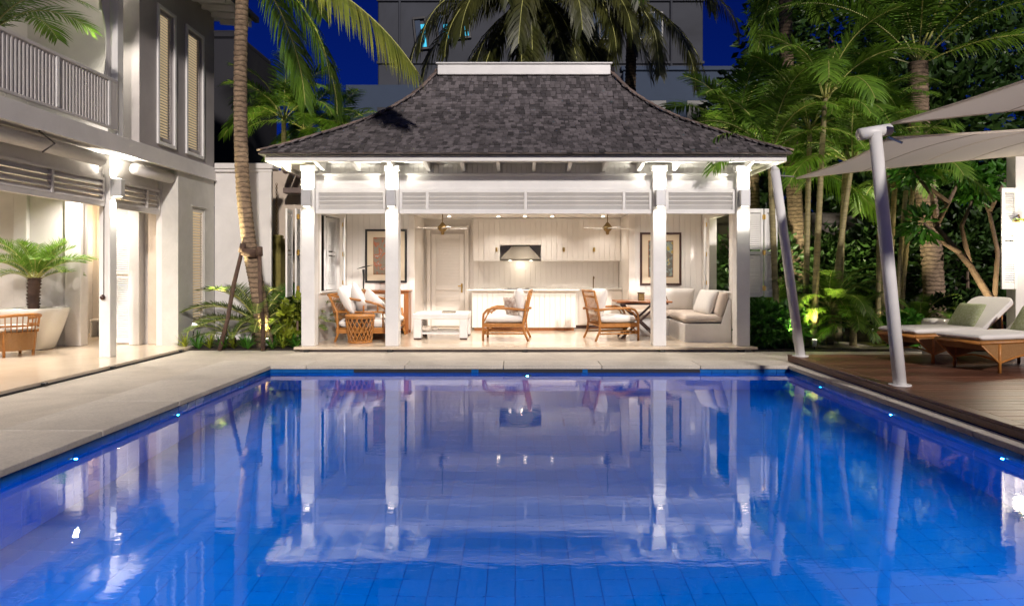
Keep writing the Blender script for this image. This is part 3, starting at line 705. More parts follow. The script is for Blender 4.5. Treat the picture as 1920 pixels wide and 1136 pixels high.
# ceiling fans
def fan(x, y, z, lab):
    p = thing('ceiling_fan', lab, 'ceiling fan', (x, y, z), 0, 'ceiling fans')
    MB().tube([(x, y, z+0.1), (x, y, 3.02)], 0.010, 8).build('rod', 'bronze', p)
    MB().lathe([(0.02, z-0.15), (0.035, z-0.13), (0.04, z-0.09), (0.075, z-0.06), (0.115, z-0.005), (0.085, z+0.03), (0.05, z+0.075), (0.02, z+0.11)], x, y, 20).build('motor', 'bronze', p, True)
    for k in range(4):
        a = k*math.pi/2+0.35; d = V((math.cos(a), math.sin(a), 0))
        MB().beam(V((x, y, z-0.02))+d*0.1, V((x, y, z-0.012))+d*0.52, 0.10, 0.010, 0.003).build('blade', 'gloss', p)
fan(-1.60, 14.4, 2.36, 'bronze ceiling fan with pale blades in front of the slatted door'); fan(1.88, 14.4, 2.36, 'bronze ceiling fan with pale blades above the dining table')
# framed pictures
def picture(x0, x1, z0, z1, lab, fm, art):
    y = YW-0.002; p = thing('framed_picture', lab, 'picture', ((x0+x1)/2, y, z0))
    f = MB(); t_ = 0.045
    f.box(x0, x1, y-0.03, y, z0, z0+t_, 0.004); f.box(x0, x1, y-0.03, y, z1-t_, z1, 0.004); f.box(x0, x0+t_, y-0.03, y, z0+t_+.0005, z1-t_-.0005, 0.004); f.box(x1-t_, x1, y-0.03, y, z0+t_+.0005, z1-t_-.0005, 0.004)
    f.build('frame', fm, p)
    bx('mat_board', 'matboard', p, x0+t_, x1-t_, y-0.012, y-0.002, z0+t_, z1-t_, 0)
    a = 0.19; bx('print_border', 'wood', p, x0+a-0.012, x1-a+0.012, y-0.015, y-0.0125, z0+a-0.012, z1-a+0.012, 0)
    bx('print', art, p, x0+a, x1-a, y-0.019, y-0.0155, z0+a, z1-a, 0)
picture(-3.385, -2.465, 1.187, 2.366, 'black framed figure print with cream mat on the boarded wall behind the rattan sofa', 'black', artmat('print_a', (0.16, 0.13, 0.09), [(0.20, 0.19, 0.15), (0.36, 0.09, 0.03), (0.30, 0.30, 0.27), (0.3, 0.24, 0.05)], 1.3))
picture(2.69, 3.60, 1.13, 2.295, 'brown framed flower print with cream mat on the boarded wall above the bench', 'darkwood', artmat('print_b', (0.10, 0.085, 0.07), [(0.13, 0.12, 0.10), (0.20, 0.27, 0.26), (0.4, 0.29, 0.04), (0.4, 0.36, 0.32)], 4.7))

# ------------------------------------------------------------------ furniture in the pavilion
def armchair(lab, loc, rz, cush=True):
    p = thing('rattan_armchair', lab, 'armchair', loc, rz, 'rattan armchairs')
    for s in (1, -1):
        y = 0.36*s
        MB().tube([(0.44, y, 0), (0.44, y, 0.42), (0.43, y, 0.52), (0.36, y, 0.60), (0.24, y, 0.635), (0.0, y, 0.63), (-0.25, y, 0.615), (-0.46, y, 0.60)], 0.024, 8).build('arm', 'rattan', p, True, False)
        MB().tube([(0.455, y*0.9, 0.32), (0.40, y, 0.42), (0.33, y, 0.55), (0.2, y, 0.60)], 0.014, 6).build('arm_brace', 'rattan', p, True, False)
        MB().tube([(-0.44, y, 0), (-0.36, y, 0.18), (-0.345, y, 0.36), (-0.40, y, 0.70), (-0.47, y, 0.97)], 0.024, 8).build('leg', 'rattan', p, True, False)
        MB().box(-0.36, 0.43, y-0.014, y+0.014, 0.265, 0.335, 0.008).build('apron', 'rattan', p, False, False)
        MB().tube([(-0.38, y, 0.14), (0.44, y, 0.14)], 0.016, 6).build('stretcher', 'rattan', p, True, False); MB().tube([(-0.38, y, 0.19), (0.44, y, 0.19)], 0.013, 6).build('stretcher', 'rattan', p, True, False)
        MB().tube([(0.43, y, 0.14), (0.36, y, 0.22), (0.26, y, 0.27)], 0.012, 6).build('brace', 'rattan', p, True, False)
    for (x, z) in ((0.44, 0.30), (0.44, 0.14), (-0.345, 0.30), (-0.395, 0.62), (-0.44, 0.85), (-0.47, 0.965)):
        MB().tube([(x, -0.37, z), (x, 0.37, z)], 0.02, 8).build('cross_rail', 'rattan', p, True, False)
    sb = MB()
    for k in range(9): sb.tube([(-0.352, -0.3+k*0.075, 0.33), (-0.465, -0.3+k*0.075, 0.955)], 0.008, 6)
    sb.build('back_canes', 'rattan', p, True, False)
    MB().box(-0.34, 0.42, -0.34, 0.34, 0.325, 0.345).build('seat_deck', 'weave', p, False, False)
    MB().pillow(0.385, 0.335, 0.075, Matrix.Translation((0.045, 0, 0.42)), 9, 14, 0.03, 1).build('seat_cushion', 'cushion', p, True, False)
    MB().pillow(0.28, 0.325, 0.10, Matrix.Translation((-0.27, 0, 0.73)) @ Matrix.Rotation(R(-78), 4, 'Y'), 5, 14, 0.05, 2).build('back_cushion', 'cushion', p, True, False)
    return p
armchair('honey rattan armchair facing the white coffee table, in front of the kitchen island', (-0.22, 13.62, ZF), math.pi-0.08)
armchair('honey rattan armchair pulled up to the folding dining table', (1.84, 13.62, ZF), 0.22)
o_ = MB().pillow(0.19, 0.19, 0.06, Matrix.Rotation(R(8), 4, 'Z') @ Matrix.Rotation(R(100), 4, 'Y'), 3.5, 12, 0.05, 3).build('scatter_cushion', 'printcush', None, True)
o_.location = (-0.15, 13.45, ZF+0.66); o_.rotation_euler = (0, R(-22), 0.5); tag(o_, 'cream scatter cushion with dark leaf print on the rattan armchair', 'cushion')

# rattan sofa along the left wall
sf = thing('rattan_sofa', 'honey rattan sofa with white seat cushions below the window shutters', 'sofa', (-3.05, 13.9, ZF))
def arm(y):
    top = [(-3.66, y, 0.99), (-3.45, y, 0.955), (-3.15, y, 0.905), (-2.85, y, 0.85), (-2.65, y, 0.79), (-2.54, y, 0.71), (-2.53, y, 0.66), (-2.60, y, 0.645)]
    MB().tube(top, 0.024, 8).build('arm_rail', 'rattan', sf, True)
    MB().tube([(-3.55, y, 0.66), (-2.52, y, 0.66)], 0.018, 8).build('arm_rail', 'rattan', sf, True); MB().tube([(-3.50, y, 0.345), (-2.46, y, 0.345)], 0.02, 8).build('arm_rail', 'rattan', sf, True)
    MB().box(-3.50, -2.46, y-0.012, y+0.012, 0.25, 0.33, 0.004).build('apron', 'rattan', sf)
    for x, zt in ((-3.30, 0.93), (-2.97, 0.875), (-2.70, 0.81)): MB().tube([(x, y, 0.66), (x, y, zt)], 0.017, 8).build('spindle', 'rattan', sf, True)
    for x in (-3.27, -3.02, -2.78, -2.60): MB().tube([(x, y, 0.345), (x, y, 0.66)], 0.015, 8).build('spindle', 'rattan', sf, True)
    MB().tube([(-3.52, y, 0.09), (-3.46, y, 0.25), (-3.48, y, 0.66), (-3.64, y, 0.99)], 0.024, 8).build('leg', 'rattan', sf, True); MB().tube([(-2.42, y, 0.09), (-2.46, y, 0.22), (-2.46, y, 0.40), (-2.50, y, 0.66)], 0.024, 8).build('leg', 'rattan', sf, True)
arm(13.10); arm(14.62)
for (x, z) in ((-3.65, 0.99), (-3.5, 0.66), (-3.48, 0.30), (-2.45, 0.30)): MB().tube([(x, 13.10, z), (x, 14.62, z)], 0.022, 8).build('long_rail', 'rattan', sf, True)
k = MB()
for i in range(14): k.tube([(-3.48, 13.17+i*0.105, 0.33), (-3.645, 13.17+i*0.105, 0.98)], 0.009, 6)
k.build('back_canes', 'rattan', sf, True)
MB().box(-3.46, -2.47, 13.12, 14.60, 0.315, 0.338).build('seat_deck', 'weave', sf)
for y in (13.48, 14.23): MB().pillow(0.51, 0.365, 0.10, Matrix.Translation((-2.95, y, 0.44)), 9, 14, 0.03, int(y*10)).build('seat_cushion', 'cushion', sf, True)
sp = [(-3.34, 13.28, 0.92, 30, 12, 0.29), (-3.12, 13.36, 0.88, 20, 30, 0.27), (-3.38, 13.72, 0.92, 16, -5, 0.30), (-3.30, 14.10, 0.92, 18, 10, 0.29), (-2.86, 13.42, 0.82, 24, 55, 0.26), (-3.38, 14.45, 0.90, 18, -8, 0.27)]
labs = ['off white scatter cushion in the near corner of the rattan sofa', 'off white scatter cushion leaning second from the near arm of the rattan sofa', 'plump off white cushion against the middle of the rattan sofa back', 'off white cushion behind the middle of the rattan sofa', 'off white cushion propped upright against the near arm of the rattan sofa', 'off white cushion at the far arm of the rattan sofa']
for (x, y, z, tl, rz, s), lb in zip(sp, labs):
    o_ = MB().pillow(s, s, 0.095, Matrix.Rotation(R(45) if s < 0.28 else 0, 4, 'Z'), 3.2, 12, 0.05, int(x*77+y*9)).build('scatter_cushion', 'cushion', None, True)
    o_.location = (x, y, z-0.04); o_.rotation_euler = (Matrix.Rotation(R(rz), 3, 'Z') @ Matrix.Rotation(R(90-tl), 3, 'Y')).to_euler(); tag(o_, lb, 'cushion', 'scatter cushions on the rattan sofa')
# round lattice stool
st = thing('rattan_stool', 'round open lattice rattan stool in front of the sofa', 'stool', (-3.01, 12.98, ZF))
X, Y = -3.01, 12.98
for z, r_, rr in ((ZF+0.02, 0.215, 0.02), (0.60, 0.27, 0.022), (0.565, 0.268, 0.014)):
    MB().tube([(X+r_*math.cos(a), Y+r_*math.sin(a), z) for a in [2*math.pi*i/28 for i in range(29)]], rr, 6, False).build('hoop', 'rattan', st, True)
MB().lathe([(0.26, 0.60), (0.265, 0.615), (0.25, 0.63), (0.02, 0.632)], X, Y, 28).build('seat', 'rattan', st, True)
for i in range(18):
    for s in (1, -1):
        a0 = 2*math.pi*i/18; pts = []
        for j in range(7):
            u = j/6; a = a0+s*u*1.0; r_ = 0.215+0.055*u; pts.append((X+r_*math.cos(a), Y+r_*math.sin(a), ZF+0.02+u*0.475))
        MB().tube(pts, 0.0105, 5, False).build('lattice_cane', 'rattan', st, True)
# sideboard
sb = thing('sideboard', 'low red brown wooden sideboard with white front against the boarded wall', 'sideboard', (-2.85, 14.85, ZF))
bx('carcass', 'wood', sb, -3.35, -2.36, 14.66, 15.06, 0.17, 1.0); bx('top', 'wood', sb, -3.38, -2.335, 14.63, 15.07, 1.001, 1.03, 0.006)
bx('door', 'joinery', sb, -3.30, -2.87, 14.645, 14.659, 0.22, 0.95); bx('door', 'joinery', sb, -2.85, -2.46, 14.645, 14.659, 0.22, 0.95)
for x in (-3.32, -2.42):
    for y in (14.68, 15.0): bx('leg', 'wood', sb, x, x+0.05, y, y+0.05, ZF+.001, 0.169, 0.004)
bd_ = thing('bird_figurine', 'thin dark metal bird figurine beside the black framed picture', 'figurine', (-3.36, 14.8, 1.03))
MB().lathe([(0.05, 1.03), (0.045, 1.05), (0.012, 1.06)], -3.36, 14.8, 12).build('base', 'bronze', bd_); MB().tube([(-3.36, 14.8, 1.05), (-3.35, 14.8, 1.3), (-3.36, 14.8, 1.48)], [0.012, 0.02, 0.028], 8).build('body', 'black', bd_, True); MB().tube([(-3.50, 14.8, 1.49), (-3.36, 14.8, 1.53), (-3.16, 14.8, 1.57)], [0.004, 0.016, 0.004], 6).build('wings', 'black', bd_, True)
# coffee table
ct = thing('coffee_table', 'square white coffee table with low shelf and dark feet', 'coffee table', (-1.55, 14.0, ZF))
X0, X1, Y0, Y1 = -2.09, -1.0, 13.5, 14.5
bx('table_top', 'white', ct, X0, X1, Y0, Y1, 0.49, 0.60, 0.012)
for x in (X0+.01, X1-0.17):
    for y in (Y0+.01, Y1-0.17):
        q = bx('leg', 'white', ct, x, x+0.16, y, y+0.16, 0.12, 0.489, 0.008); bx('foot_pad', 'darkwood', q, x+.01, x+0.15, y+.01, y+0.15, ZF+.001, 0.1195, 0.004)
bx('shelf', 'white', ct, X0+0.12, X1-0.12, Y0+0.06, Y1-0.06, 0.19, 0.23, 0.006)
bk = thing('book', 'flat dark covered book lying on the white coffee table', 'book', (-1.42, 13.9, 0.601)); bx('cover', 'books', bk, -1.55, -1.28, 13.78, 14.02, 0.6015, 0.606, 0.001); bx('pages', 'matboard', bk, -1.545, -1.29, 13.787, 14.013, 0.6065, 0.625, 0.001); bx('cover', 'books', bk, -1.55, -1.28, 13.78, 14.02, 0.6255, 0.63, 0.001)
for i, (x, y, r_, lb) in enumerate(((-1.84, 13.72, 0.09, 'large pale spiky shell on the shelf of the coffee table'), (-1.70, 13.95, 0.06, 'small pale shell beside the large shell on the coffee table shelf'))):
    q = MB(); q.pillow(r_, r_*0.8, r_*0.7, None, 2.4, 10, 0.2, i)
    for k in range(9):
        a = k*0.7; q.tube([(r_*0.6*math.cos(a), r_*0.5*math.sin(a), r_*0.2), (r_*1.25*math.cos(a), r_*1.1*math.sin(a), r_*0.65)], [0.018, 0.003], 5)
    o_ = q.build('sea_shell', 'shell', None, True); o_.location = (x, y, 0.231+r_*0.66); tag(o_, lb, 'shell')
# folding dining table
dt = thing('folding_table', 'brown folding dining table with dark crossed legs by the fitted bench', 'table', (2.45, 13.85, ZF))
bx('table_top', 'wood', dt, 1.95, 3.05, 13.5, 14.25, 0.815, 0.85, 0.006); bx('apron', 'darkwood', dt, 2.02, 2.98, 13.55, 14.2, 0.775, 0.8145, 0.004)
for y in (13.62, 14.12):
    MB().beam((2.05, y, 0.10), (2.78, y, 0.775), 0.03, 0.042, 0.004).build('leg', 'darkwood', dt); MB().beam((2.82, y+0.035, 0.10), (2.10, y+0.035, 0.775), 0.03, 0.042, 0.004).build('leg', 'darkwood', dt)
for (x, z) in ((2.18, 0.22), (2.68, 0.22)): MB().tube([(x, 13.62, z), (x, 14.14, z)], 0.014, 8).build('stretcher', 'darkwood', dt)
vs_ = thing('table_sculpture', 'dark little tripod sculpture standing on the dining table', 'sculpture', (2.93, 13.72, 0.851))
for a in (0.3, 2.4, 4.5): MB().tube([(2.93+0.075*math.cos(a), 13.72+0.075*math.sin(a), 0.858), (2.93, 13.72, 1.04)], [0.009, 0.012], 6).build('leg', 'bronze', vs_)
MB().lathe([(0.005, 1.0), (0.035, 1.04), (0.02, 1.09), (0.005, 1.11)], 2.93, 13.72, 12).build('head', 'bronze', vs_, True)
cd_ = thing('candle_lantern', 'small dark lantern on the dining table behind the white post', 'lantern', (2.47, 13.75, 0.851))
bx('body', 'bronze', cd_, 2.41, 2.53, 13.69, 13.81, 0.852, 1.0, 0.01); bx('lid', 'darkwood', cd_, 2.40, 2.54, 13.68, 13.82, 1.001, 1.02, 0.004)
# fitted bench
bn = thing('fitted_bench', 'white panelled corner bench with beige seat cushions along the right wall', 'bench', (3.6, 14.0, ZF))
MB().add([(3.18, 13.0, ZF+.001), (4.05, 13.0, ZF+.001), (4.05, 13.0, 0.90), (4.02, 13.0, 0.92), (3.86, 13.0, 0.44), (3.18, 13.0, 0.44), (3.18, 13.018, ZF+.001), (4.05, 13.018, ZF+.001), (4.05, 13.018, 0.90), (4.02, 13.018, 0.92), (3.86, 13.018, 0.44), (3.18, 13.018, 0.44)], [(0, 1, 2, 3, 4, 5), (11, 10, 9, 8, 7, 6), (2, 8, 9, 3), (3, 9, 10, 4), (4, 10, 11, 5), (5, 11, 6, 0)]).build('end_panel', 'white', bn)
bx('base', 'white', bn, 3.17, 4.055, 13.02, 15.06, ZF+.001, 0.44, 0.006); bx('base', 'white', bn, 2.35, 3.169, 14.35, 15.06, ZF+.001, 0.44, 0.006)
q = MB(); q.add([(4.02, 13.022, 0.4405), (3.98, 13.022, 0.4405), (4.03, 13.022, 0.90), (4.055, 13.022, 0.90), (4.02, 15.05, 0.4405), (3.98, 15.05, 0.4405), (4.03, 15.05, 0.90), (4.055, 15.05, 0.90)], [(0, 1, 2, 3), (7, 6, 5, 4), (1, 5, 6, 2), (0, 3, 7, 4), (3, 2, 6, 7)]); q.build('backrest', 'white', bn)
MB().pillow(0.40, 0.66, 0.085, Matrix.Translation((3.58, 13.72, 0.53)), 12, 16, 0.02, 4).build('seat_cushion', 'beige', bn, True); MB().pillow(0.40, 0.33, 0.085, Matrix.Translation((3.58, 14.71, 0.53)), 12, 16, 0.02, 5).build('seat_cushion', 'beige', bn, True); MB().pillow(0.41, 0.33, 0.085, Matrix.Translation((2.76, 14.71, 0.53)), 12, 16, 0.02, 6).build('seat_cushion', 'beige', bn, True)
for i, (x, y, z, rz, tl, m_, s_, lb) in enumerate(((3.92, 13.32, 0.80, 0, 14, 'beige', (0.24, 0.26), 'beige back cushion at the open end of the fitted bench'), (3.74, 13.62, 0.83, 8, 22, 'cushion', (0.25, 0.38), 'long off white back cushion leaning on the fitted bench'), (3.86, 14.25, 0.82, 0, 18, 'cushion', (0.25, 0.34), 'off white back cushion at the middle of the fitted bench'), (3.45, 14.86, 0.83, -90, 18, 'cushion', (0.25, 0.36), 'off white cushion in the corner of the fitted bench'), (2.74, 14.88, 0.80, -90, 18, 'beige', (0.22, 0.36), 'beige cushion on the bench behind the dining table'))):
    o_ = MB().pillow(s_[0], s_[1], 0.095, None, 5, 14, 0.04, 20+i).build('back_cushion', m_, None, True)
    o_.location = (x, y, z); o_.rotation_euler = (Matrix.Rotation(R(rz), 3, 'Z') @ Matrix.Rotation(R(90-tl+2*tl), 3, 'Y')).to_euler(); tag(o_, lb, 'cushion', 'back cushions on the fitted bench')
# ================================================================== main house on the left
XH = -6.33
hs = thing('main_house', 'white two storey villa with balcony and open porch along the terrace', 'house', (XH, 12.7, 0))
ZP = 0.06
bx('porch_floor', 'floor', hs, -14, -6.02, 2.0, 12.72, 0.012, ZP, 0.004)
bx('porch_floor', 'floor', hs, -14, -6.36, 12.721, 17, 0.012, ZP-0.001, 0)
bx('floor_track', 'dark', hs, -6.019, -5.985, 2.0, 12.15, 0.001, 0.022, 0)
for y in (8.6, 10.05, 12.1): bx('track_stop', 'black', hs, -6.0, -5.94, y-0.03, y+0.03, 0.0225, 0.05, 0.004)
# side wall with louvred window
for (ya, yb, za, zb) in ((12.70, 13.27, 0, 3.33), (13.77, 14.2, 0, 3.33), (13.271, 13.769, 0, 0.34), (13.271, 13.769, 2.67, 3.33)): bx('side_wall', 'stain', hs, XH-0.3, XH, ya, yb, za+.001, zb-.001, 0)
bx('pier', 'plaster', hs, -6.74, XH-0.301, 12.70, 12.98, ZP+.001, 3.329, 0.004)
bx('window_sill', 'white', hs, XH-0.1, XH+0.02, 13.25, 13.79, 0.3405, 0.365, 0.004); bx('lintel', 'stain', hs, XH-0.02, XH+0.025, 13.2, 13.84, 2.70, 2.725, 0.004)
def winlouvre(ya, yb, za, zb, slatm, n_, frame=0.05, lit=True):
    wnd = bx('window', 'warmwin', hs, XH-0.095, XH-0.085, ya+.001, yb-.001, za+.001, zb-.001, 0)
    for (a, b_, c, d) in ((ya, ya+frame, za, zb), (yb-frame, yb, za, zb), (ya+frame+.001, yb-frame-.001, za, za+0.09), (ya+frame+.001, yb-frame-.001, zb-0.09, zb)): bx('frame', slatm, wnd, XH-0.07, XH-0.02, a+.001, b_-.001, c+.03, d-.002, 0.004)
    L = yb-ya-2*frame-0.01; mt = Matrix.Rotation(R(35), 4, 'Y')
    me = MB().box(-0.026, 0.026, 0, L, -0.004, 0.004, 0, mt).mesh('slat', slatm)
    for i in range(n_): ob('slat', me, wnd, V((XH-0.045, ya+frame+.005, za+0.13+(zb-za-0.24)*i/(n_-1)))-wl(wnd))
winlouvre(13.271, 13.769, 0.345, 2.668, 'joinery', 40)
# band between storeys and upper wall
bx('band_beam', 'plaster', hs, XH-0.35, XH+0.03, 2.0, 14.22, 3.33, 3.59, 0.006)
bx('band_drip', 'plaster', hs, XH-0.05, XH+0.055, 2.0, 14.22, 3.31, 3.3295, 0.004)
bx('balcony_floor', 'plaster', hs, -9.5, XH-0.351, 2.0, 14.2, 3.34, 3.58, 0)
UW = [(12.0, 12.52), (13.03, 13.64)]; zb_, zt_ = 3.74, 6.08
ys = [11.4]+[q for w_ in UW for q in w_]+[14.2]
for i in range(0, len(ys), 2): bx('upper_wall', 'grey', hs, XH-0.3, XH, ys[i], ys[i+1], 3.591, 6.75, 0)
for (ya, yb) in UW:
    bx('upper_wall', 'grey', hs, XH-0.3, XH, ya+.001, yb-.001, 3.591, zb_, 0); bx('upper_wall', 'grey', hs, XH-0.3, XH, ya+.001, yb-.001, zt_, 6.75, 0)
    winlouvre(ya+.002, yb-.002, zb_+.002, zt_-.002, 'grey', 42, 0.07)
    for (a, b_, c, d) in ((ya-0.06, ya-.001, zb_-0.06, zt_+0.06), (yb+.001, yb+0.06, zb_-0.06, zt_+0.06), (ya, yb, zb_-0.06, zb_-.001), (ya, yb, zt_+.001, zt_+0.06)): bx('window_surround', 'white', hs, XH+.0005, XH+0.035, a, b_, c, d, 0.004)
bx('end_wall', 'plaster', hs, -8.2, XH-0.301, 11.40, 11.6, 3.591, 6.75, 0); bx('end_wall', 'plaster', hs, -9.0, XH-0.301, 14.0, 14.2, 3.591, 6.75, 0); bx('end_wall', 'plaster', hs, -14, -8.6, 16.5, 16.7, 0, 6.75, 0)
bx('balcony_back_wall', 'plaster', hs, -8.4, -8.2, 2.0, 11.4, 3.591, 6.75, 0)
bx('balcony_ceiling', 'plaster', hs, -8.4, XH+0.3, 2.0, 11.39, 6.60, 6.70, 0)
# balcony column, curtain, balustrade
bx('balcony_column', 'white', hs, -6.50, -6.34, 10.80, 10.96, 3.591, 6.599, 0.006)
c_ = MB(); n = 14
vs = []; fs = []
for i in range(15):
    u = i/14; z = 6.55-u*2.3; wd = 0.50*(1-0.75*math.sin(math.pi*min(1, u*0.72))**2); 
    for j in range(n+1):
        v = j/n; vs.append((-6.44-0.03*math.sin(v*22+u)*(1-0.5*u), 10.78-wd*v, z))
for i in range(14):
    for j in range(n): fs.append((i*(n+1)+j, (i+1)*(n+1)+j, (i+1)*(n+1)+j+1, i*(n+1)+j+1))
c_.add(vs, fs); c_.build('curtain', 'cushion', hs, True)
bx('handrail', 'palegrey', hs, XH-0.05, XH+0.01, 2.0, 10.79, 4.40, 4.45, 0.006); bx('bottom_rail', 'palegrey', hs, XH-0.045, XH+0.005, 2.0, 10.79, 3.66, 3.70, 0.004)
bl = MB().box(-0.016, 0.016, -0.016, 0.016, 0, 0.698, 0.003).mesh('baluster', 'palegrey'); y = 7.0; off = wl(hs)
k = 0
while y < 10.6:
    if k % 17 == 0: bx('newel', 'white', hs, XH-0.05, XH+0.01, y-0.03, y+0.03, 3.701, 4.399, 0.004)
    else: ob('baluster', bl, hs, V((XH-0.02, y, 3.701))-off)
    y += 0.07; k += 1
bx('rail_panel', 'palegrey', hs, XH-0.045, XH+0.005, 10.56, 10.785, 3.701, 4.399, 0.004)
# porch: column, louvred transom, blinds, ceiling, inner walls
bx('porch_column', 'white', hs, -6.76, -6.58, 11.0, 11.18, ZP, 3.329, 0.006)
for (a0, a1, mul) in ((5.0, 10.98, [6.6, 8.15, 9.75]), (11.2, 12.68, [12.25])): louvre_bay(hs, 'y', a0, a1, -6.72, 2.49, 2.95, mul, 4, 'palegrey')
bx('transom_board', 'palegrey', hs, -6.74, -6.70, 2.0, 12.69, 2.955, 3.328, 0.004)
MB().tube([(-6.46, 2.5, 3.17), (-6.46, 10.55, 3.17)], 0.10, 14).build('rolled_blind', 'palegrey', hs, True); MB().tube([(-6.46, 11.5, 3.17), (-6.46, 12.66, 3.17)], 0.10, 14).build('rolled_blind', 'palegrey', hs, True)
MB().tube([(-6.32, 9.0, 3.3), (-6.28, 9.25, 3.18), (-6.31, 9.05, 3.03)], 0.012, 6).build('blind_strap', 'cord', hs)
bx('porch_ceiling', 'plaster', hs, -14, -6.741, 2.0, 17, 3.05, 3.329, 0)
MB().tube([(-6.67, 10.985, 3.0), (-6.67, 10.98, 1.05)], 0.006, 6).build('blind_cord', 'cord', hs)
MB().lathe([(0.01, 0.985), (0.032, 1.0), (0.04, 1.03), (0.03, 1.06), (0.008, 1.075)], -6.67, 10.95, 14).build('cord_ball', 'darkwood', hs, True)
YR = 12.72
bx('inner_wall', 'plaster', hs, -14, -8.15, YR, YR+0.2, ZP, 3.049, 0)
for (a, b_) in ((-10.3, -9.9), (-9.35, -9.1), (-8.40, -8.10)): bx('pilaster', 'plaster', hs, a, b_, YR-0.09, YR-.001, ZP, 3.049, 0.01)
bx('inner_wall', 'plaster', hs, -7.35, -6.741, YR+0.28, YR+0.4, ZP, 3.049, 0)
bx('pilaster', 'plaster', hs, -7.32, -7.12, YR+0.1, YR+0.279, ZP, 3.049, 0.01)
bx('door_leaf', 'beigewall', hs, -7.02, -6.82, YR+0.2, YR+0.279, ZP, 2.9, 0.01)
bx('corridor_wall', 'joinery', hs, -9.6, -7.3, 15.4, 15.5, ZP, 3.049, 0); boards(hs, 'joinery', 'x', -9.5, -7.35, ZP+.01, 3.04, 15.38, 0.019, 0.12)
bx('corridor_side', 'plaster', hs, -9.7, -9.6, YR+0.201, 15.5, ZP, 3.049, 0); bx('corridor_side', 'plaster', hs, -7.35, -7.25, YR+0.401, 15.379, ZP, 3.049, 0)
# tall louvred shutter beside the column
s_ = shutter(hs, (-7.72, 13.05), (-7.38, 13.0), ZP+0.02, 2.75); s_.name = 'porch_shutter'
# eaves and roof
bx('roof_soffit', 'white', hs, -14, -5.62, 2.0, 14.55, 6.76, 6.79, 0)
y = 9.0
while y < 14.5:
    MB().beam((-6.31, y, 6.715), (-5.66, y, 6.665), 0.07, 0.10, 0.004).build('rafter', 'white', hs); y += 0.42
bx('gutter', 'roofdark', hs, -5.64, -5.54, 2.0, 14.6, 6.74, 6.86, 0.01)
rf = MB(); rf.add([(-5.6, 2, 6.861), (-5.6, 14.62, 6.861), (-10, 14.62, 9.2), (-10, 2, 9.2)], [(0, 1, 2, 3)]); rf.build('roof', 'roofdark', hs)
# lamps
updown(-6.58, 11.09, 2.80, 'up and down lamp on the porch column of the villa', 'villa column lamps', (1, 0), 60, 40, 0.28)
updown(-6.50, 10.88, 5.72, 'up and down lamp on the balcony column of the villa', 'villa column lamps', (-1, 0), 70, 80, 0.28)
sc_ = thing('wall_sconce', 'glowing shell shaped wall sconce in the porch corridor', 'wall sconce', (-7.36, 14.4, 1.9))
X, Y, Z = -8.92, 15.28, 1.98
sc_.location = (X, 15.36, Z)
MB().box(X-0.05, X+0.05, 15.34, 15.379, Z-0.12, Z+0.05, 0.006).build('bracket', 'brass', sc_); MB().lathe([(0.03, Z-0.05), (0.075, Z), (0.11, Z+0.07), (0.12, Z+0.12)], X, 15.25, 18).build('bowl', 'led', sc_, True)
point('sconce_light', (X, 15.18, Z+0.22), 26, (1, 0.72, 0.42), 0.06, sc_)
for (x, y) in ((-8.3, 10.2), (-7.9, 12.2), (-10.3, 10.6), (-8.3, 7.8)):
    downlight(x, y, 3.05, 'recessed downlight in the porch ceiling of the villa', 190, 'downlights in the porch ceiling', R(150))
downlight(-8.4, 14.2, 3.05, 'recessed downlight in the corridor ceiling of the villa', 30, None, R(140))
# porch things
pt = thing('planter', 'tall white square tapered ceramic planter on the porch', 'planter', (-8.62, 12.15, ZP))
MB().lathe([(0.25, ZP+.001), (0.27, ZP+0.04), (0.40, 0.55), (0.44, 0.72), (0.445, 0.79), (0.41, 0.80), (0.39, 0.76)], -8.62, 12.15, 40, 5.0).build('pot', 'ceramic', pt, True); MB().lathe([(0.38, 0.74), (0.37, 0.765)], -8.62, 12.15, 24, 5.0).build('soil', 'soil', pt)
pc = thing('porch_chair', 'honey rattan tub chair with white cushion on the porch', 'chair', (-8.35, 11.25, ZP))
def tub(p, cx, cy, z0, rz):
    mt = Matrix.Translation((cx, cy, z0)) @ Matrix.Rotation(rz, 4, 'Z')
    def T(pts): return [mt @ V(q) for q in pts]
    arc = [R(-120+i*12) for i in range(21)]
    rr = 0.36
    MB().tube(T([(-rr*math.cos(a)*1.05, rr*math.sin(a)*1.08, 0.62+0.06*math.cos(a)) for a in arc]), 0.028, 8).build('top_rail', 'rattan', p, True)
    MB().tube(T([(-rr*math.cos(a)*0.97, rr*math.sin(a), 0.50) for a in arc]), 0.016, 8).build('mid_rail', 'rattan', p, True)
    for i in range(0, 21):
        a = arc[i]; MB().tube(T([(-rr*math.cos(a)*0.97, rr*math.sin(a), 0.38), (-rr*math.cos(a)*1.04, rr*math.sin(a)*1.07, 0.62+0.06*math.cos(a))]), 0.009, 5).build('spindle', 'rattan', p, True)
    vs = []; fs = []
    for i in range(25):
        a = 2*math.pi*i/24
        for z, q in ((0.10, 0.9), (0.40, 0.97)): vs.append(mt @ V((-rr*q*math.cos(a), rr*q*math.sin(a), z)))
    for i in range(24): fs.append((2*i, 2*i+2, 2*i+3, 2*i+1))
    MB().add(vs, fs).build('woven_skirt', 'weave', p, True)
    for a in (0.7, 2.4, 3.9, 5.5): MB().tube(T([(0.31*math.cos(a), 0.31*math.sin(a), 0), (0.33*math.cos(a), 0.33*math.sin(a), 0.42)]), 0.022, 8).build('leg', 'rattan', p, True)
    MB().pillow(0.30, 0.30, 0.06, mt @ Matrix.Translation((0.02, 0, 0.45)), 4, 12).build('seat_cushion', 'cushion', p, True)
tub(pc, -8.35, 11.25, ZP, R(150))
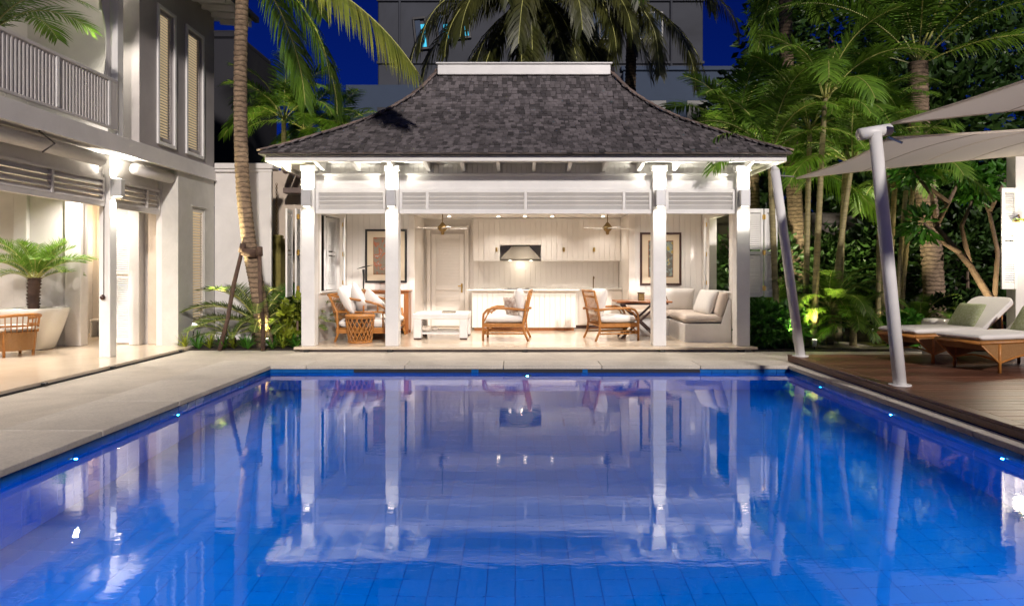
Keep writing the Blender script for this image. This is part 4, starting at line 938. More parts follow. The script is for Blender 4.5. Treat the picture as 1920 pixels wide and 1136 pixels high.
for i, (x, y) in enumerate(((-8.88, 14.55), (-8.47, 14.55))):
    p = thing('corridor_stool', 'small white stool standing at the end of the porch corridor', 'stool', (x, y, ZP), 0, 'white stools in the corridor')
    bx('seat', 'white', p, x-0.17, x+0.17, y-0.15, y+0.15, 0.40, 0.43, 0.008)
    for sx in (-1, 1): bx('side_panel', 'white', p, x+sx*0.15-0.015, x+sx*0.15+0.015, y-0.14, y+0.14, ZP, 0.399, 0.006)
    bx('back_panel', 'lamp', p, x-0.134, x+0.134, y+0.06, y+0.08, ZP, 0.35, 0.004)

# ================================================================== walls behind the left bed
gw = thing('garden_wall', 'tall white rendered garden wall behind the leaning coconut palm', 'wall', (-5.7, 14.3, 0))
bx('wall_face', 'plaster', gw, XH+.002, -5.20, 14.215, 14.45, 0.0, 3.56, 0.004); bx('pilaster', 'plaster', gw, -5.40, -5.13, 14.17, 14.214, 0.0, 3.52, 0.006); bx('wall_cap', 'plaster', gw, XH+.032, -5.08, 14.13, 14.5, 3.561, 3.68, 0.012); bx('cap_moulding', 'plaster', gw, XH+.032, -5.11, 14.16, 14.2145, 3.50, 3.5595, 0.008)
lw = thing('tiled_lane_wall', 'beige lane wall capped with dark curved roof tiles beside the pavilion', 'wall', (-4.8, 15.7, 0))
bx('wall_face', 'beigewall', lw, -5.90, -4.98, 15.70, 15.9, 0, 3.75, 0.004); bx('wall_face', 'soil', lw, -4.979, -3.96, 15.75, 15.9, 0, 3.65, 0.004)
for i in range(7):
    x = -5.15+i*0.155; z = 3.66-i*0.055; y = 15.1
    MB().tube([(x, y, z), (x+0.02, y+0.75, z+0.22)], 0.075, 12).build('roof_tile', 'hip', lw, True)
bx('tile_batten', 'hip', lw, -5.25, -4.1, 15.22, 15.5, 3.18, 3.30, 0.01)
rc_ = thing('rain_chain', 'hanging metal rain chain above the mossy stone column', 'rain chain', (-5.42, 15.3, 2.25))
for i in range(26):
    z = 3.38-i*0.043; a = (i % 2)*math.pi/2
    MB().tube([(-5.42+0.022*math.cos(t_)*math.cos(a), 15.3+0.022*math.cos(t_)*math.sin(a), z+0.032*math.sin(t_)) for t_ in [2*math.pi*j/8 for j in range(9)]], 0.006, 5, False).build('link', 'bronze', rc_)
mp_ = thing('mossy_column', 'square moss covered stone column under the rain chain', 'column', (-5.4, 15.3, 0)); bx('shaft', 'moss', mp_, -5.54, -5.28, 15.15, 15.45, 0.02, 2.18, 0.012); bx('cap', 'moss', mp_, -5.52, -5.30, 15.17, 15.43, 2.1805, 2.25, 0.02)
bx('pipe', 'wood', mp_, -5.72, -5.63, 15.3, 15.4, 0.02, 2.2, 0.01)
tk = thing('dark_neighbour_block', 'unlit dark neighbouring block between the villa and the palm trunk', 'building', (-8.6, 19, 0)); bx('wall', 'tank', tk, -10.5, -7.78, 19, 22, 0, 7.9, 0.02); bx('parapet', 'tank', tk, -10.4, -7.9, 19.1, 21.9, 7.901, 8.2, 0.1)

# ================================================================== neighbouring tower blocks behind
tw = thing('apartment_tower', 'pale rendered apartment tower with slanted lit windows behind the pavilion roof', 'building', (1, 34, 0))
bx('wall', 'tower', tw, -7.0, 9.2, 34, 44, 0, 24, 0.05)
for z in (8.6, 11.7, 14.8): bx('slab_edge', 'tower', tw, -7.05, 9.25, 33.9, 33.999, z, z+0.14, 0.02)
for x in (-5.9, 2.1, 7.6): MB().tube([(x, 33.93, 5), (x, 33.93, 24)], 0.06, 8).build('downpipe', 'tower', tw)
for (x, z) in ((0.4, 12.9), (3.4, 12.9), (5.9, 12.9), (0.4, 9.6), (3.4, 9.6), (-4.4, 9.8)):
    q = bx('window', 'winframe', tw, x, x+1.3, 33.93, 33.998, z, z+1.4, 0.01); bx('pane', 'duskwall', q, x+0.08, x+0.62, 33.915, 33.9295, z+0.08, z+1.32, 0); bx('pane', 'duskwall', q, x+0.68, x+1.22, 33.915, 33.9295, z+0.08, z+1.32, 0)
for i, (x, z) in enumerate(((-4.85, 13.2), (-3.75, 13.5), (-2.75, 13.75))):
    mt = Matrix.Translation((x, 33.97, z)) @ Matrix.Rotation(R(-6), 4, 'Y')
    wn = MB(); 
    for (a, b_, c, d) in ((-.34, .34, -.82, -.70), (-.34, .34, .70, .82), (-.34, -.24, -.699, .699), (.24, .34, -.699, .699)): wn.box(a, b_, -0.12, 0.0, c, d, 0.01, mt)
    wo = wn.build('window', 'winframe', tw); MB().box(-.239, .02, -0.03, -0.01, -.699, .699, 0, mt).build('pane', 'duskwall', wo); MB().box(.03, .239, -0.04, -0.02, -.699, .45-.3*i, 0, mt).build('pane', 'teal', wo)
lb_ = thing('dusk_toned_annex', 'lower dusk blue toned building block right behind the pavilion roof', 'building', (6, 30, 0)); bx('wall', 'duskwall', lb_, 4.6, 11.5, 30, 33.9, 0, 10.2, 0.03); bx('parapet', 'duskwall', lb_, 4.5, 11.6, 29.9, 30.4, 10.201, 10.4, 0.03)
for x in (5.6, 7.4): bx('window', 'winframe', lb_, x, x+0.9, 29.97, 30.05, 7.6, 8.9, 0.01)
l2_ = thing('dusk_toned_low_block', 'low dusk blue toned building with dark window behind the curved roof slope', 'building', (-6, 30, 0)); bx('wall', 'duskwall', l2_, -7.6, -3.9, 30, 33.9, 0, 9.6, 0.03); bx('window', 'winframe', l2_, -6.2, -5.0, 29.97, 30.06, 7.7, 8.6, 0.01)

# ================================================================== villa wing on the right
rh = thing('garden_wing', 'white wall corner of the garden wing behind the sun loungers', 'building', (8.4, 11.2, 0))
bx('wall', 'plaster', rh, 8.16, 9.6, 11.2, 11.42, 0.0, 3.36, 0.006); bx('cornice', 'white', rh, 8.08, 9.65, 11.12, 11.5, 3.361, 3.48, 0.01)
shutter(rh, (7.90, 11.17), (8.155, 11.17), 1.155, 2.81)
rl = thing('garden_wall_lamp', 'glowing glass wall lamp with trailing air plants on the garden wing', 'wall lamp', (8.12, 11.2, 2.15))
MB().lathe([(0.02, 2.0), (0.07, 2.03), (0.085, 2.12), (0.075, 2.2), (0.03, 2.23)], 8.12, 11.06, 18).build('glass', 'led', rl, True); MB().tube([(8.12, 11.06, 2.29), (8.12, 11.08, 2.36), (8.20, 11.20, 2.36)], 0.012, 8).build('bracket', 'bronze', rl); MB().lathe([(0.03, 2.231), (0.10, 2.26), (0.02, 2.30)], 8.12, 11.06, 14).build('cap', 'bronze', rl, True)
k = MB(); rr = random.Random(3)
for i in range(16):
    a = rr.uniform(0, 6.28); k.tube([(8.12, 11.04, 2.27), (8.12+0.12*math.cos(a), 11.0+0.08*math.sin(a), 2.3), (8.12+0.24*math.cos(a), 10.98+0.12*math.sin(a), 2.12+rr.uniform(-.1, .2))], [0.006, 0.005, 0.001], 4)
k.build('air_plant', 'cycad', rl)
point('garden_wall_light', (8.08, 10.82, 2.12), 34, (1, 0.88, 0.66), 0.08, rl)

# ================================================================== shade sails and poles
def pole(lab, base, top, r_, tee=None):
    p = thing('sail_pole', lab, 'pole', base, 0, 'leaning white sail poles')
    b_ = V(base); t_ = V(top); d = (t_-b_).normalized()
    MB().lathe([(r_*1.7, ZD+.001), (r_*1.7, ZD+0.012)], b_.x, b_.y, 24).build('base_plate', 'pole', p)
    MB().tube([b_+V((0, 0, 0.006)), b_+(t_-b_)*0.5, t_], [r_, r_, r_*0.96], 24).build('shaft', 'pole', p, True)
    if tee: MB().tube([t_+V(tee[0]), t_+V(tee[1])], r_*0.98, 20).build('tee_head', 'pole', p, True); MB().tube([t_+V(tee[1])*0.8+V((.02, 0, -.08)), t_+V(tee[1])*0.8+V((.16, -.05, -.16))], 0.014, 8).build('shackle', 'steel', p)
    else: MB().tube([t_+d*0.001, t_+d*0.05+V((-.02, 0, .03))], [r_*0.96, r_*0.3], 24).build('cap', 'pole', p, True); MB().tube([t_+V((.05, 0, -.08)), t_+V((.30, 0, -.10))], 0.012, 8).build('shackle', 'steel', p)
pole('leaning white sail pole standing at the garden end of the deck', (4.42, 10.70, ZD), (4.03, 10.72, 3.03), 0.072)
pole('leaning white sail pole with tee head standing beside the loungers', (4.47, 8.0, ZD), (4.18, 8.0, 3.08), 0.072, ((-0.19, -0.02, -0.03), (0.20, 0.06, 0.045)))
def sail(lab, corners, sag, n=22):
    A, B, C, D = [V(c) for c in corners]; m_ = MB(); vs = []; fs = []
    for i in range(n+1):
        u = i/n
        for j in range(n+1):
            v = j/n
            uu = u + 0.10*math.sin(math.pi*v)*(0.5-u)*2*0.5; vv = v + 0.10*math.sin(math.pi*u)*(0.5-v)*2*0.5
            p = A*(1-uu)*(1-vv)+B*uu*(1-vv)+C*uu*vv+D*(1-uu)*vv
            p.z -= sag*math.sin(math.pi*u)*math.sin(math.pi*v); vs.append(p)
    for s in (0, 1):
        for i in range(n):
            for j in range(n):
                q = (i*(n+1)+j, (i+1)*(n+1)+j, (i+1)*(n+1)+j+1, i*(n+1)+j+1); q = tuple(x+s*(n+1)**2 for x in q); fs.append(q if s == 0 else q[::-1])
    vs += [p+V((0, 0, 0.006)) for p in vs]
    o_ = m_.add(vs, fs).build('cloth', 'sail', None, True)
    return o_
def hem(cl, par, n=22):
    P = [V(v.co) for v in cl.data.vertices][:(n+1)**2]; g_ = lambda i, j: P[i*(n+1)+j]
    for edge in ([g_(i, 0) for i in range(n+1)], [g_(n, j) for j in range(n+1)], [g_(i, n) for i in range(n+1)], [g_(0, j) for j in range(n+1)]):
        MB().tube([p+V((0, 0, 0.003)) for p in edge], 0.014, 6).build('hem', 'sail', par, True)
    for j in (6, 11, 16): MB().tube([g_(i, j)+V((0, 0, -0.002)) for i in range(n+1)], 0.006, 5).build('seam', 'sail', par, True)
sa = thing('shade_sail', 'cream shade sail stretched between both leaning poles and the garden wing', 'shade sail', (4.3, 9.5, 3.0), 0, 'cream shade sails')
c1 = sail('', [(4.36, 10.70, 2.90), (4.36, 8.05, 3.02), (8.4, 7.6, 3.25), (8.15, 11.0, 3.32)], -0.10); c1.parent = sa; c1.location = -sa.location; hem(c1, sa)
sb_ = thing('shade_sail', 'cream shade sail hung from the tee headed pole towards the house side', 'shade sail', (4.3, 7.9, 3.1), 0, 'cream shade sails')
c2 = sail('', [(4.33, 7.92, 3.16), (4.7, 4.2, 3.25), (8.6, 3.6, 3.6), (8.4, 7.3, 3.42)], -0.08); c2.parent = sb_; c2.location = -sb_.location; hem(c2, sb_)

# ================================================================== loungers
def lounger(loc, rz, lab):
    p = thing('sun_lounger', lab, 'sun lounger', loc, rz, 'rattan sun loungers')
    W2 = 0.33; zt = 0.40; L = 2.0; xl0, xl1 = 0.34, 1.55
    def B(nm, mb, m_, sm=False, par=p): return mb.build(nm, m_, par, sm, False)
    fr_ = MB()
    for s in (1, -1): fr_.tube([(0, s*W2, zt), (L*0.62, s*W2, zt), (L, s*W2, zt)], 0.022, 8)
    fr_.tube([(0, -W2, zt), (0, W2, zt)], 0.022, 8); fr_.tube([(L, -W2, zt), (L, W2, zt)], 0.022, 8)
    B('seat_frame', fr_, 'rattan', True)
    B('woven_deck', MB().box(0.0, L, -W2, W2, zt+0.012, zt+0.03), 'weave')
    for s in (1, -1):
        q = MB(); n_ = 12; vs = [(0.02, s*(W2-0.005), zt-.01), (L-0.02, s*(W2-0.005), zt-.01)]
        prof_ = [(xl0-0.02, 0.14)]+[(xl0+(xl1-xl0)*i/n_, 0.13+0.10*math.sin(math.pi*i/n_)) for i in range(n_+1)]
        vs2 = []; fs = []
        pts = [(0.02, zt-.03)]+prof_+[(L-0.02, zt-.03)]
        for (x, z) in pts: vs2 += [(x, s*(W2-.005), z), (x, s*(W2-.005), zt-.008), (x, s*(W2-.02), z), (x, s*(W2-.02), zt-.008)]
        for i in range(len(pts)-1):
            a = i*4; fs += [(a, a+4, a+5, a+1), (a+2, a+3, a+7, a+6), (a, a+2, a+6, a+4)]
        B('side_panel', MB().add(vs2, fs), 'weave')
        B('panel_edge', MB().tube([(x, s*W2, z) for x, z in pts], 0.013, 6), 'rattan', True)
        for x in (xl0, xl1): B('leg', MB().tube([(x, s*(W2-.005), 0), (x, s*(W2-.005), zt-.02)], 0.022, 8), 'rattan', True)
    for x in (xl0, xl1):
        B('end_rail', MB().tube([(x, -W2+2*W2*i/10, 0.14+0.06*math.sin(math.pi*i/10)) for i in range(11)], 0.015, 6), 'rattan', True)
    B('end_panel', MB().add([(0.03, -W2+.01, zt-.01), (0.03, W2-.01, zt-.01), (0.10, W2-.01, zt-.10), (0.10, -W2+.01, zt-.10)], [(0, 1, 2, 3)]), 'weave')
    B('wheel', MB().tube([(xl1+0.18, -W2-.03, 0.09), (xl1+0.18, -W2+.01, 0.09)], 0.09, 16), 'black')
    # mattress: flat part and raised back with rounded top corners
    B('mattress', MB().pillow(0.645, W2+.005, 0.038, Matrix.Translation((0.645, 0, zt+0.068)), 20, 18, 0.01, 1), 'cushion', True)
    bl_ = 0.80; ang = R(35); mt = Matrix.Translation((1.29, 0, zt+0.045)) @ Matrix.Rotation(-ang, 4, 'Y')
    q = MB(); out = []
    r_ = 0.12
    pts = [(0, -W2), (bl_-r_, -W2)]+[(bl_-r_+r_*math.sin(a), -W2+r_-r_*math.cos(a)) for a in [R(15*i) for i in range(1, 6)]]+[(bl_, -W2+r_), (bl_, W2-r_)]+[(bl_-r_+r_*math.cos(a), W2-r_+r_*math.sin(a)) for a in [R(15*i) for i in range(1, 6)]]+[(bl_-r_, W2), (0, W2)]
    n_ = len(pts)
    for (z, sc2) in ((-0.03, 0.98), (-0.02, 1.0), (0.03, 1.0), (0.045, 0.97)): out += [mt @ V((bl_/2+(x-bl_/2)*sc2, y*sc2, z)) for x, y in pts]
    fs = [tuple(reversed(range(n_))), tuple(range(3*n_, 4*n_))]
    for l_ in range(3):
        for i in range(n_): j = (i+1) % n_; fs.append((l_*n_+i, l_*n_+j, (l_+1)*n_+j, (l_+1)*n_+i))
    B('back_mattress', q.add(out, fs), 'cushion')
    bf = MB()
    for s in (1, -1): bf.tube([mt @ V((0, s*(W2-.05), -0.05)), mt @ V((bl_-.05, s*(W2-.05), -0.05))], 0.016, 6); bf.tube([mt @ V((0.5, s*(W2-.06), -0.05)), (1.75, s*(W2-.06), zt)], 0.012, 6)
    B('back_frame', bf, 'rattan', True)
    return p
def lounge_cushion(loc, rz, lab, dx=1.36):
    o_ = MB().pillow(0.22, 0.22, 0.07, None, 3.2, 12, 0.05, 8).build('lounger_cushion', 'greencush', None, True)
    mt = Matrix.Translation(loc) @ Matrix.Rotation(rz, 4, 'Z') @ Matrix.Translation((dx, 0, 0.66)) @ Matrix.Rotation(R(-52), 4, 'Y')
    o_.matrix_world = mt; o_.location = mt.to_translation(); o_.rotation_euler = mt.to_euler(); tag(o_, lab, 'cushion', 'green cushions on the loungers')
LA = ((5.55, 10.04, ZD), R(17)); LB = ((5.88, 9.15, ZD), R(17))
lounger(*LA, 'rattan sun lounger with raised back nearer the white ceramic garden stool'); lounge_cushion(*LA, 'pale green patterned cushion on the lounger beside the ceramic garden stool')
lounger(*LB, 'rattan sun lounger with raised back farther from the planted garden bed'); lounge_cushion(*LB, 'pale green patterned cushion on the lounger farther from the garden bed')
gs = thing('garden_stool', 'white glazed ceramic drum stool between the loungers and garden', 'garden stool', (6.95, 11.35, 0))
MB().lathe([(0.17, 0.001), (0.2, 0.03), (0.24, 0.25), (0.24, 0.45), (0.215, 0.62), (0.19, 0.66), (0.02, 0.67)], 6.95, 11.35, 28).build('body', 'ceramic', gs, True); MB().lathe([(0.243, 0.12), (0.246, 0.135), (0.243, 0.15)], 6.95, 11.35, 28).build('band', 'ceramic', gs, True)
# ================================================================== plants
def frond_mesh(L, n, ll, elev, droop, hang, w_, seed, mats=('frond', 'rachis'), vee=0.25, pet=0.16, side=1.0, rr=0.016, dpow=1.3):
    r = random.Random(seed); m_ = MB(); N = 22; p = V((0, 0, 0)); pts = [p.copy()]; tans = []
    for i in range(N):
        t_ = (i+0.5)/N; a = elev-droop*t_**dpow; d = V((math.cos(a), 0.05*math.sin(3*t_+seed), math.sin(a))).normalized(); tans.append(d); p = p+d*(L/N); pts.append(p.copy())
    m_.cur = 1; m_.tube(pts, [rr*(1-0.85*i/N)+0.003 for i in range(N+1)], 5); m_.cur = 0
    for k in range(n):
        t_ = pet+(1-pet)*(k+0.5)/n; f = t_*N; i = min(N-1, int(f)); base = pts[i]+(pts[i+1]-pts[i])*(f-i); T = tans[i]
        sh = math.sin(math.pi*(0.10+0.84*(t_-pet)/(1-pet)))**0.55
        for s in (1, -1):
            l = ll*sh*r.uniform(0.85, 1.1); S = V((0, s, 0)); Nn = T.cross(S)*s; Nn = V((-T.z, 0, T.x))
            fw = 0.35+0.75*t_+r.uniform(-.1, .1)
            d0 = (T*fw+S*side+Nn*vee*r.uniform(0.5, 1.4)).normalized()
            q = base.copy(); prev = None; hg = hang*r.uniform(0.75, 1.2)
            wv = (T-d0*T.dot(d0)).normalized()*w_
            b0 = len(m_.v); ws = (0.55, 1.0, 0.75)
            g_ = V((0, 0, -1))
            for j in range(3):
                m_.v += [tuple(q-wv*ws[j]), tuple(q+wv*ws[j])]
                d0 = (d0*(1-hg*0.5)+g_*hg*0.5*(1 if j else 0.6)).normalized(); q = q+d0*l/3
            m_.v.append(tuple(q))
            for f_ in ((b0, b0+1, b0+3, b0+2), (b0+2, b0+3, b0+5, b0+4), (b0+4, b0+5, b0+6)): m_.f.append(f_); m_.mi.append(0)
    return m_.mesh('frond', list(mats))
def trunk_obj(parent, pts, r0, r1, m='trunk', ring=0.07, amp=0.10, n=12, seed=0, name='trunk', flare=1.25):
    P = [V(p) for p in pts]; r = random.Random(seed); out = []; rs = []
    segs = []; tot = sum((b-a).length for a, b in zip(P, P[1:])); k = max(6, int(tot/ring))
    def cr(u):
        f = u*(len(P)-1); i = min(len(P)-2, int(f)); t_ = f-i
        a = P[max(i-1, 0)]; b = P[i]; c = P[i+1]; d = P[min(i+2, len(P)-1)]
        return 0.5*((2*b)+(c-a)*t_+(2*a-5*b+4*c-d)*t_*t_+(-a+3*b-3*c+d)*t_**3)
    for i in range(k+1):
        u = i/k; q = cr(u); rad = r0+(r1-r0)*u; rad *= 1+(flare-1)*max(0, 1-u*8)
        j = r.uniform(0.6, 1.3)
        out += [q, q+(cr(min(1, u+0.4/k))-q)*0.9 if i < k else q+V((0, 0, 0.01))]; rs += [rad*(1+amp*j), rad*(1-amp*0.5)]
    return MB().tube(out, rs, n).build(name, m, parent, True)
def put_fronds(parent, top, meshes, specs, name='frond'):
    off = wl(parent)
    for (k, az, s, dz) in specs:
        ob(name, meshes[k], parent, V(top)+V((0.05*math.cos(az), 0.05*math.sin(az), dz))-off, (rnd.uniform(-.12, .12), 0, az), s)
def ring_specs(nk, n, s=1.0, az0=0, jit=0.25, dz=0.0):
    out = []
    for i in range(n):
        out.append((i % nk, az0+2*math.pi*i/n+rnd.uniform(-jit, jit), s*rnd.uniform(0.88, 1.1), dz+rnd.uniform(-.06, .06)))
    return out
# frond kits
CO_UP = [frond_mesh(3.6, 66, 0.85, R(e), R(d), h_, 0.020, sd) for e, d, h_, sd in ((68, 70, 0.45, 1), (48, 75, 0.5, 2), (25, 75, 0.55, 3), (5, 62, 0.7, 4))]
CO_HANG = [frond_mesh(3.8, 70, 0.80, R(e), R(d), h_, 0.020, sd, ('fronddry', 'rachis')) for e, d, h_, sd in ((-5, 80, 0.85, 5), (-30, 60, 0.9, 6), (20, 110, 0.85, 7))]
ARECA = [frond_mesh(1.9, 44, 0.52, R(e), R(d), h_, 0.016, sd, rr=0.011) for e, d, h_, sd in ((78, 75, 0.3, 11), (60, 95, 0.35, 12), (40, 100, 0.4, 13), (20, 80, 0.5, 14))]
DATE = [frond_mesh(1.0, 46, 0.26, R(e), R(d), h_, 0.0055, sd, vee=0.5, rr=0.007, side=0.8) for e, d, h_, sd in ((72, 55, 0.15, 21), (52, 70, 0.2, 22), (32, 60, 0.25, 23))]
CYC = [frond_mesh(1.15, 48, 0.20, R(e), R(d), h_, 0.0075, sd, ('cycad', 'rachis'), vee=0.5, rr=0.009, pet=0.1) for e, d, h_, sd in ((62, 75, 0.08, 31), (40, 70, 0.1, 32), (20, 50, 0.12, 33))]

# --- leaning coconut palm by the terrace
lp = thing('coconut_palm', 'leaning coconut palm with stake supports beside the villa wall', 'palm tree', (-4.82, 12.85, 0.02))
trunk_obj(lp, [(-4.76, 12.85, 0.0), (-4.88, 12.82, 1.0), (-5.02, 12.75, 1.9), (-5.12, 12.66, 3.2), (-5.13, 12.6, 4.8), (-5.08, 12.55, 6.4), (-4.98, 12.5, 7.35)], 0.138, 0.108, ring=0.085, amp=0.055, seed=1, flare=1.2)
big = frond_mesh(4.05, 112, 1.10, R(-17), R(40), 0.80, 0.022, 41, ('frondy', 'rachis'), rr=0.026, vee=0.1, dpow=1.2)
hng = frond_mesh(3.3, 70, 0.85, R(-35), R(52), 0.85, 0.020, 42, ('frond', 'rachis'), rr=0.02)
put_fronds(lp, (-4.98, 12.5, 7.35), [big], [(0, R(-13), 1.0, -0.15)])
put_fronds(lp, (-4.98, 12.5, 7.35), [hng], [(0, R(35), 1.0, -0.1), (0, R(10), 0.85, -0.15), (0, R(75), 0.9, -0.1)])
put_fronds(lp, (-4.98, 12.5, 7.35), CO_UP, ring_specs(3, 9, 0.9, 0.2))
MB().tube([(-5.02, 12.7, 1.72), (-5.0, 12.7, 1.86)], 0.165, 14).build('strap', 'stake', lp, True)
for i, (a, b, lab) in enumerate((((-5.43, 12.40, 0.0), (-5.10, 12.62, 1.86), 'dark timber stake propping the coconut palm on its villa side'), ((-4.63, 12.38, 0.0), (-4.78, 12.60, 1.80), 'dark timber stake propping the coconut palm on its pavilion side'))):
    s_ = thing('palm_stake', lab, 'stake', a, 0, 'timber stakes holding the coconut palm')
    A, B = V(a), V(b); MB().tube([A, A+(B-A)*0.3+V((.02, 0, 0)), A+(B-A)*0.62+V((-.012, 0, 0)), B], [0.042, 0.037, 0.04, 0.035], 9).build('shaft', 'stake', s_, True)
    MB().tube([A+(B-A)*0.96, B+(B-A)*0.05], 0.06, 9).build('binding', 'stake', s_, True)
def uplight(x, y, z, to, power, lab, col=(1, 0.80, 0.45), size=R(70)):
    p = thing('garden_uplight', lab, 'spotlight', (x, y, z), 0, 'garden spotlights')
    d = (V(to)-V((x, y, z+0.12))).normalized(); c = V((x, y, z+0.12))
    MB().tube([(x, y, z-0.03), (x, y, z+0.10)], 0.012, 8).build('spike', 'black', p); MB().tube([c-d*0.07, c+d*0.06], [0.038, 0.048], 14).build('housing', 'lamp', p, True); MB().tube([c+d*0.0605, c+d*0.064], 0.040, 14).build('lens', 'led', p)
    spot('uplight_beam', c+d*0.09, to, power, col, size, 0.6, 0.03, p)
uplight(-4.66, 12.62, 0.02, (-4.95, 12.75, 2.2), 90, 'small spotlight at the foot of the leaning coconut palm')
uplight(-5.95, 12.50, 0.30, (-3.1, 12.0, 6.1), 1300, 'small spotlight in the bed beside the villa wall', (1, 0.88, 0.5), R(36))

# --- cycads and small plants in the left bed
def cycad(loc, s, lab, seed, n=16):
    p = thing('cycad', lab, 'cycad', loc, 0, 'cycads in the terrace bed')
    x, y, z = loc; MB().lathe([(0.09*s, z), (0.13*s, z+0.1*s), (0.12*s, z+0.28*s), (0.05*s, z+0.36*s)], x, y, 12).build('stem', 'stake', p, True)
    put_fronds(p, (x, y, z+0.32*s), CYC, ring_specs(3, n, s, seed))
cycad((-5.05, 13.35, 0.02), 1.25, 'large cycad with arching fronds behind the palm stakes', 0.3, 18)
cycad((-5.35, 12.75, 0.02), 0.62, 'small low cycad at the foot of the villa wall', 0.9, 12)
cycad((-4.35, 13.55, 0.02), 0.95, 'medium cycad beside the pavilion shutters', 1.4, 15)
def leafcloud(name, parent, c, rad, n, sz, m, seed, flat=0.0, hollow=0.5, long=1.9):
    r = random.Random(seed); q = MB(); cl = [V((r.gauss(0, 1), r.gauss(0, 1), r.gauss(0, 1))).normalized() for _ in range(max(6, n//55))]
    for _ in range(n):
        d = (r.choice(cl)+V((r.gauss(0, .28), r.gauss(0, .28), r.gauss(0, .28)))).normalized(); rr = hollow+(1-hollow)*r.random()**0.6
        p = V(c)+V((d.x*rad[0]*rr, d.y*rad[1]*rr, d.z*rad[2]*rr))
        u = (d+V((r.gauss(0, .7), r.gauss(0, .7), r.gauss(0, .5)-0.1))).normalized(); v = u.cross(V((r.gauss(0, 1), r.gauss(0, 1), r.gauss(0, 1)+.6))).normalized(); nn = u.cross(v)
        l = sz*r.uniform(0.7, 1.3); w2 = l/long/2
        b0 = len(q.v); q.v += [tuple(p), tuple(p+u*l*0.5+v*w2+nn*w2*.3), tuple(p+u*l), tuple(p+u*l*0.5-v*w2+nn*w2*.3)]
        q.f += [(b0, b0+1, b0+2), (b0, b0+2, b0+3)]; q.mi += [0, 0]
    return q.build(name, m, parent)
def tuft(name, lab, cat, loc, n, L, w_, m, seed, group):
    """rosette of strap leaves"""
    p = thing(name, lab, cat, loc, 0, group); r = random.Random(seed); q = MB()
    for i in range(n):
        a = r.uniform(0, 6.28); e = r.uniform(0.5, 1.35); l = L*r.uniform(0.7, 1.15); d = V((math.cos(a)*math.cos(e), math.sin(a)*math.cos(e), math.sin(e))); sdv = V((-math.sin(a), math.cos(a), 0))*w_
        pt = V(loc); b0 = len(q.v)
        for j, ww in enumerate((0.7, 1.0, 0.8)):
            q.v += [tuple(pt-sdv*ww), tuple(pt+sdv*ww)]; pt = pt+d*l/3; d = (d+V((0, 0, -0.28))).normalized()
        q.v.append(tuple(pt)); q.f += [(b0, b0+1, b0+3, b0+2), (b0+2, b0+3, b0+5, b0+4), (b0+4, b0+5, b0+6)]; q.mi += [0]*3
    q.build('leaves', m, p)
BG = 'low plants edging the terrace bed'
x = -6.15; i = 0
while x < -4.0:
    if abs(x+4.76) > 0.13:
        tuft('edging_plant', 'low strappy green plant edging the terrace bed beside the paving', 'plant', (x, 12.60+0.12*math.sin(i*2.1), 0.02), 26, 0.36, 0.013, 'leaf' if i % 3 else 'bromel', i, BG)
    x += 0.15; i += 1
tuft('bromeliad', 'bright yellow green bromeliad lit beside the palm trunk', 'plant', (-4.42, 12.95, 0.05), 34, 0.62, 0.03, 'bromel', 77, None)
sh = thing('broad_leaf_shrub', 'yellow lit broad leaved shrub by the pavilion corner', 'shrub', (-4.2, 12.95, 0.02)); leafcloud('crown', sh, (-4.2, 12.98, 0.55), (0.24, 0.28, 0.4), 260, 0.16, 'bromel', 5, long=1.6); MB().tube([(-4.2, 12.98, 0.0), (-4.2, 12.98, 0.5)], 0.02, 6).build('stem', 'bark', sh)
sh = thing('leafy_shrub', 'dark leafy shrub filling the bed behind the cycads', 'shrub', (-4.6, 13.9, 0.02)); leafcloud('crown', sh, (-4.55, 13.95, 0.55), (0.6, 0.3, 0.5), 900, 0.15, 'leaf', 6); MB().tube([(-4.55, 13.95, 0.0), (-4.55, 13.95, 0.5)], 0.03, 6).build('stem', 'bark', sh)
# potted palm on porch and balcony
pp = thing('porch_palm', 'dwarf date palm growing in the white porch planter', 'palm', (-8.62, 12.15, 0.77)); trunk_obj(pp, [(-8.62, 12.15, 0.74), (-8.63, 12.15, 1.0), (-8.61, 12.15, 1.32)], 0.085, 0.10, 'stake', ring=0.05, amp=0.22, seed=9, flare=1.0)
put_fronds(pp, (-8.61, 12.15, 1.30), DATE, ring_specs(2, 22, 0.95, 0, 0.3)+ring_specs(3, 12, 0.85, 0.1, 0.3))
bp_ = thing('balcony_palm', 'feathery potted palm behind the balcony railing', 'palm', (-7.35, 9.4, 3.6)); MB().lathe([(0.18, 3.585), (0.24, 3.9), (0.25, 4.0), (0.22, 4.0)], -7.35, 9.4, 20).build('pot', 'ceramic', bp_, True); MB().tube([(-7.35, 9.4, 3.95), (-7.35, 9.4, 4.75)], [0.06, 0.05], 10).build('stem', 'trunk', bp_, True)
put_fronds(bp_, (-7.35, 9.4, 4.7), ARECA, ring_specs(2, 14, 0.95, 0.4)+ring_specs(3, 5, 0.8, 1.0))
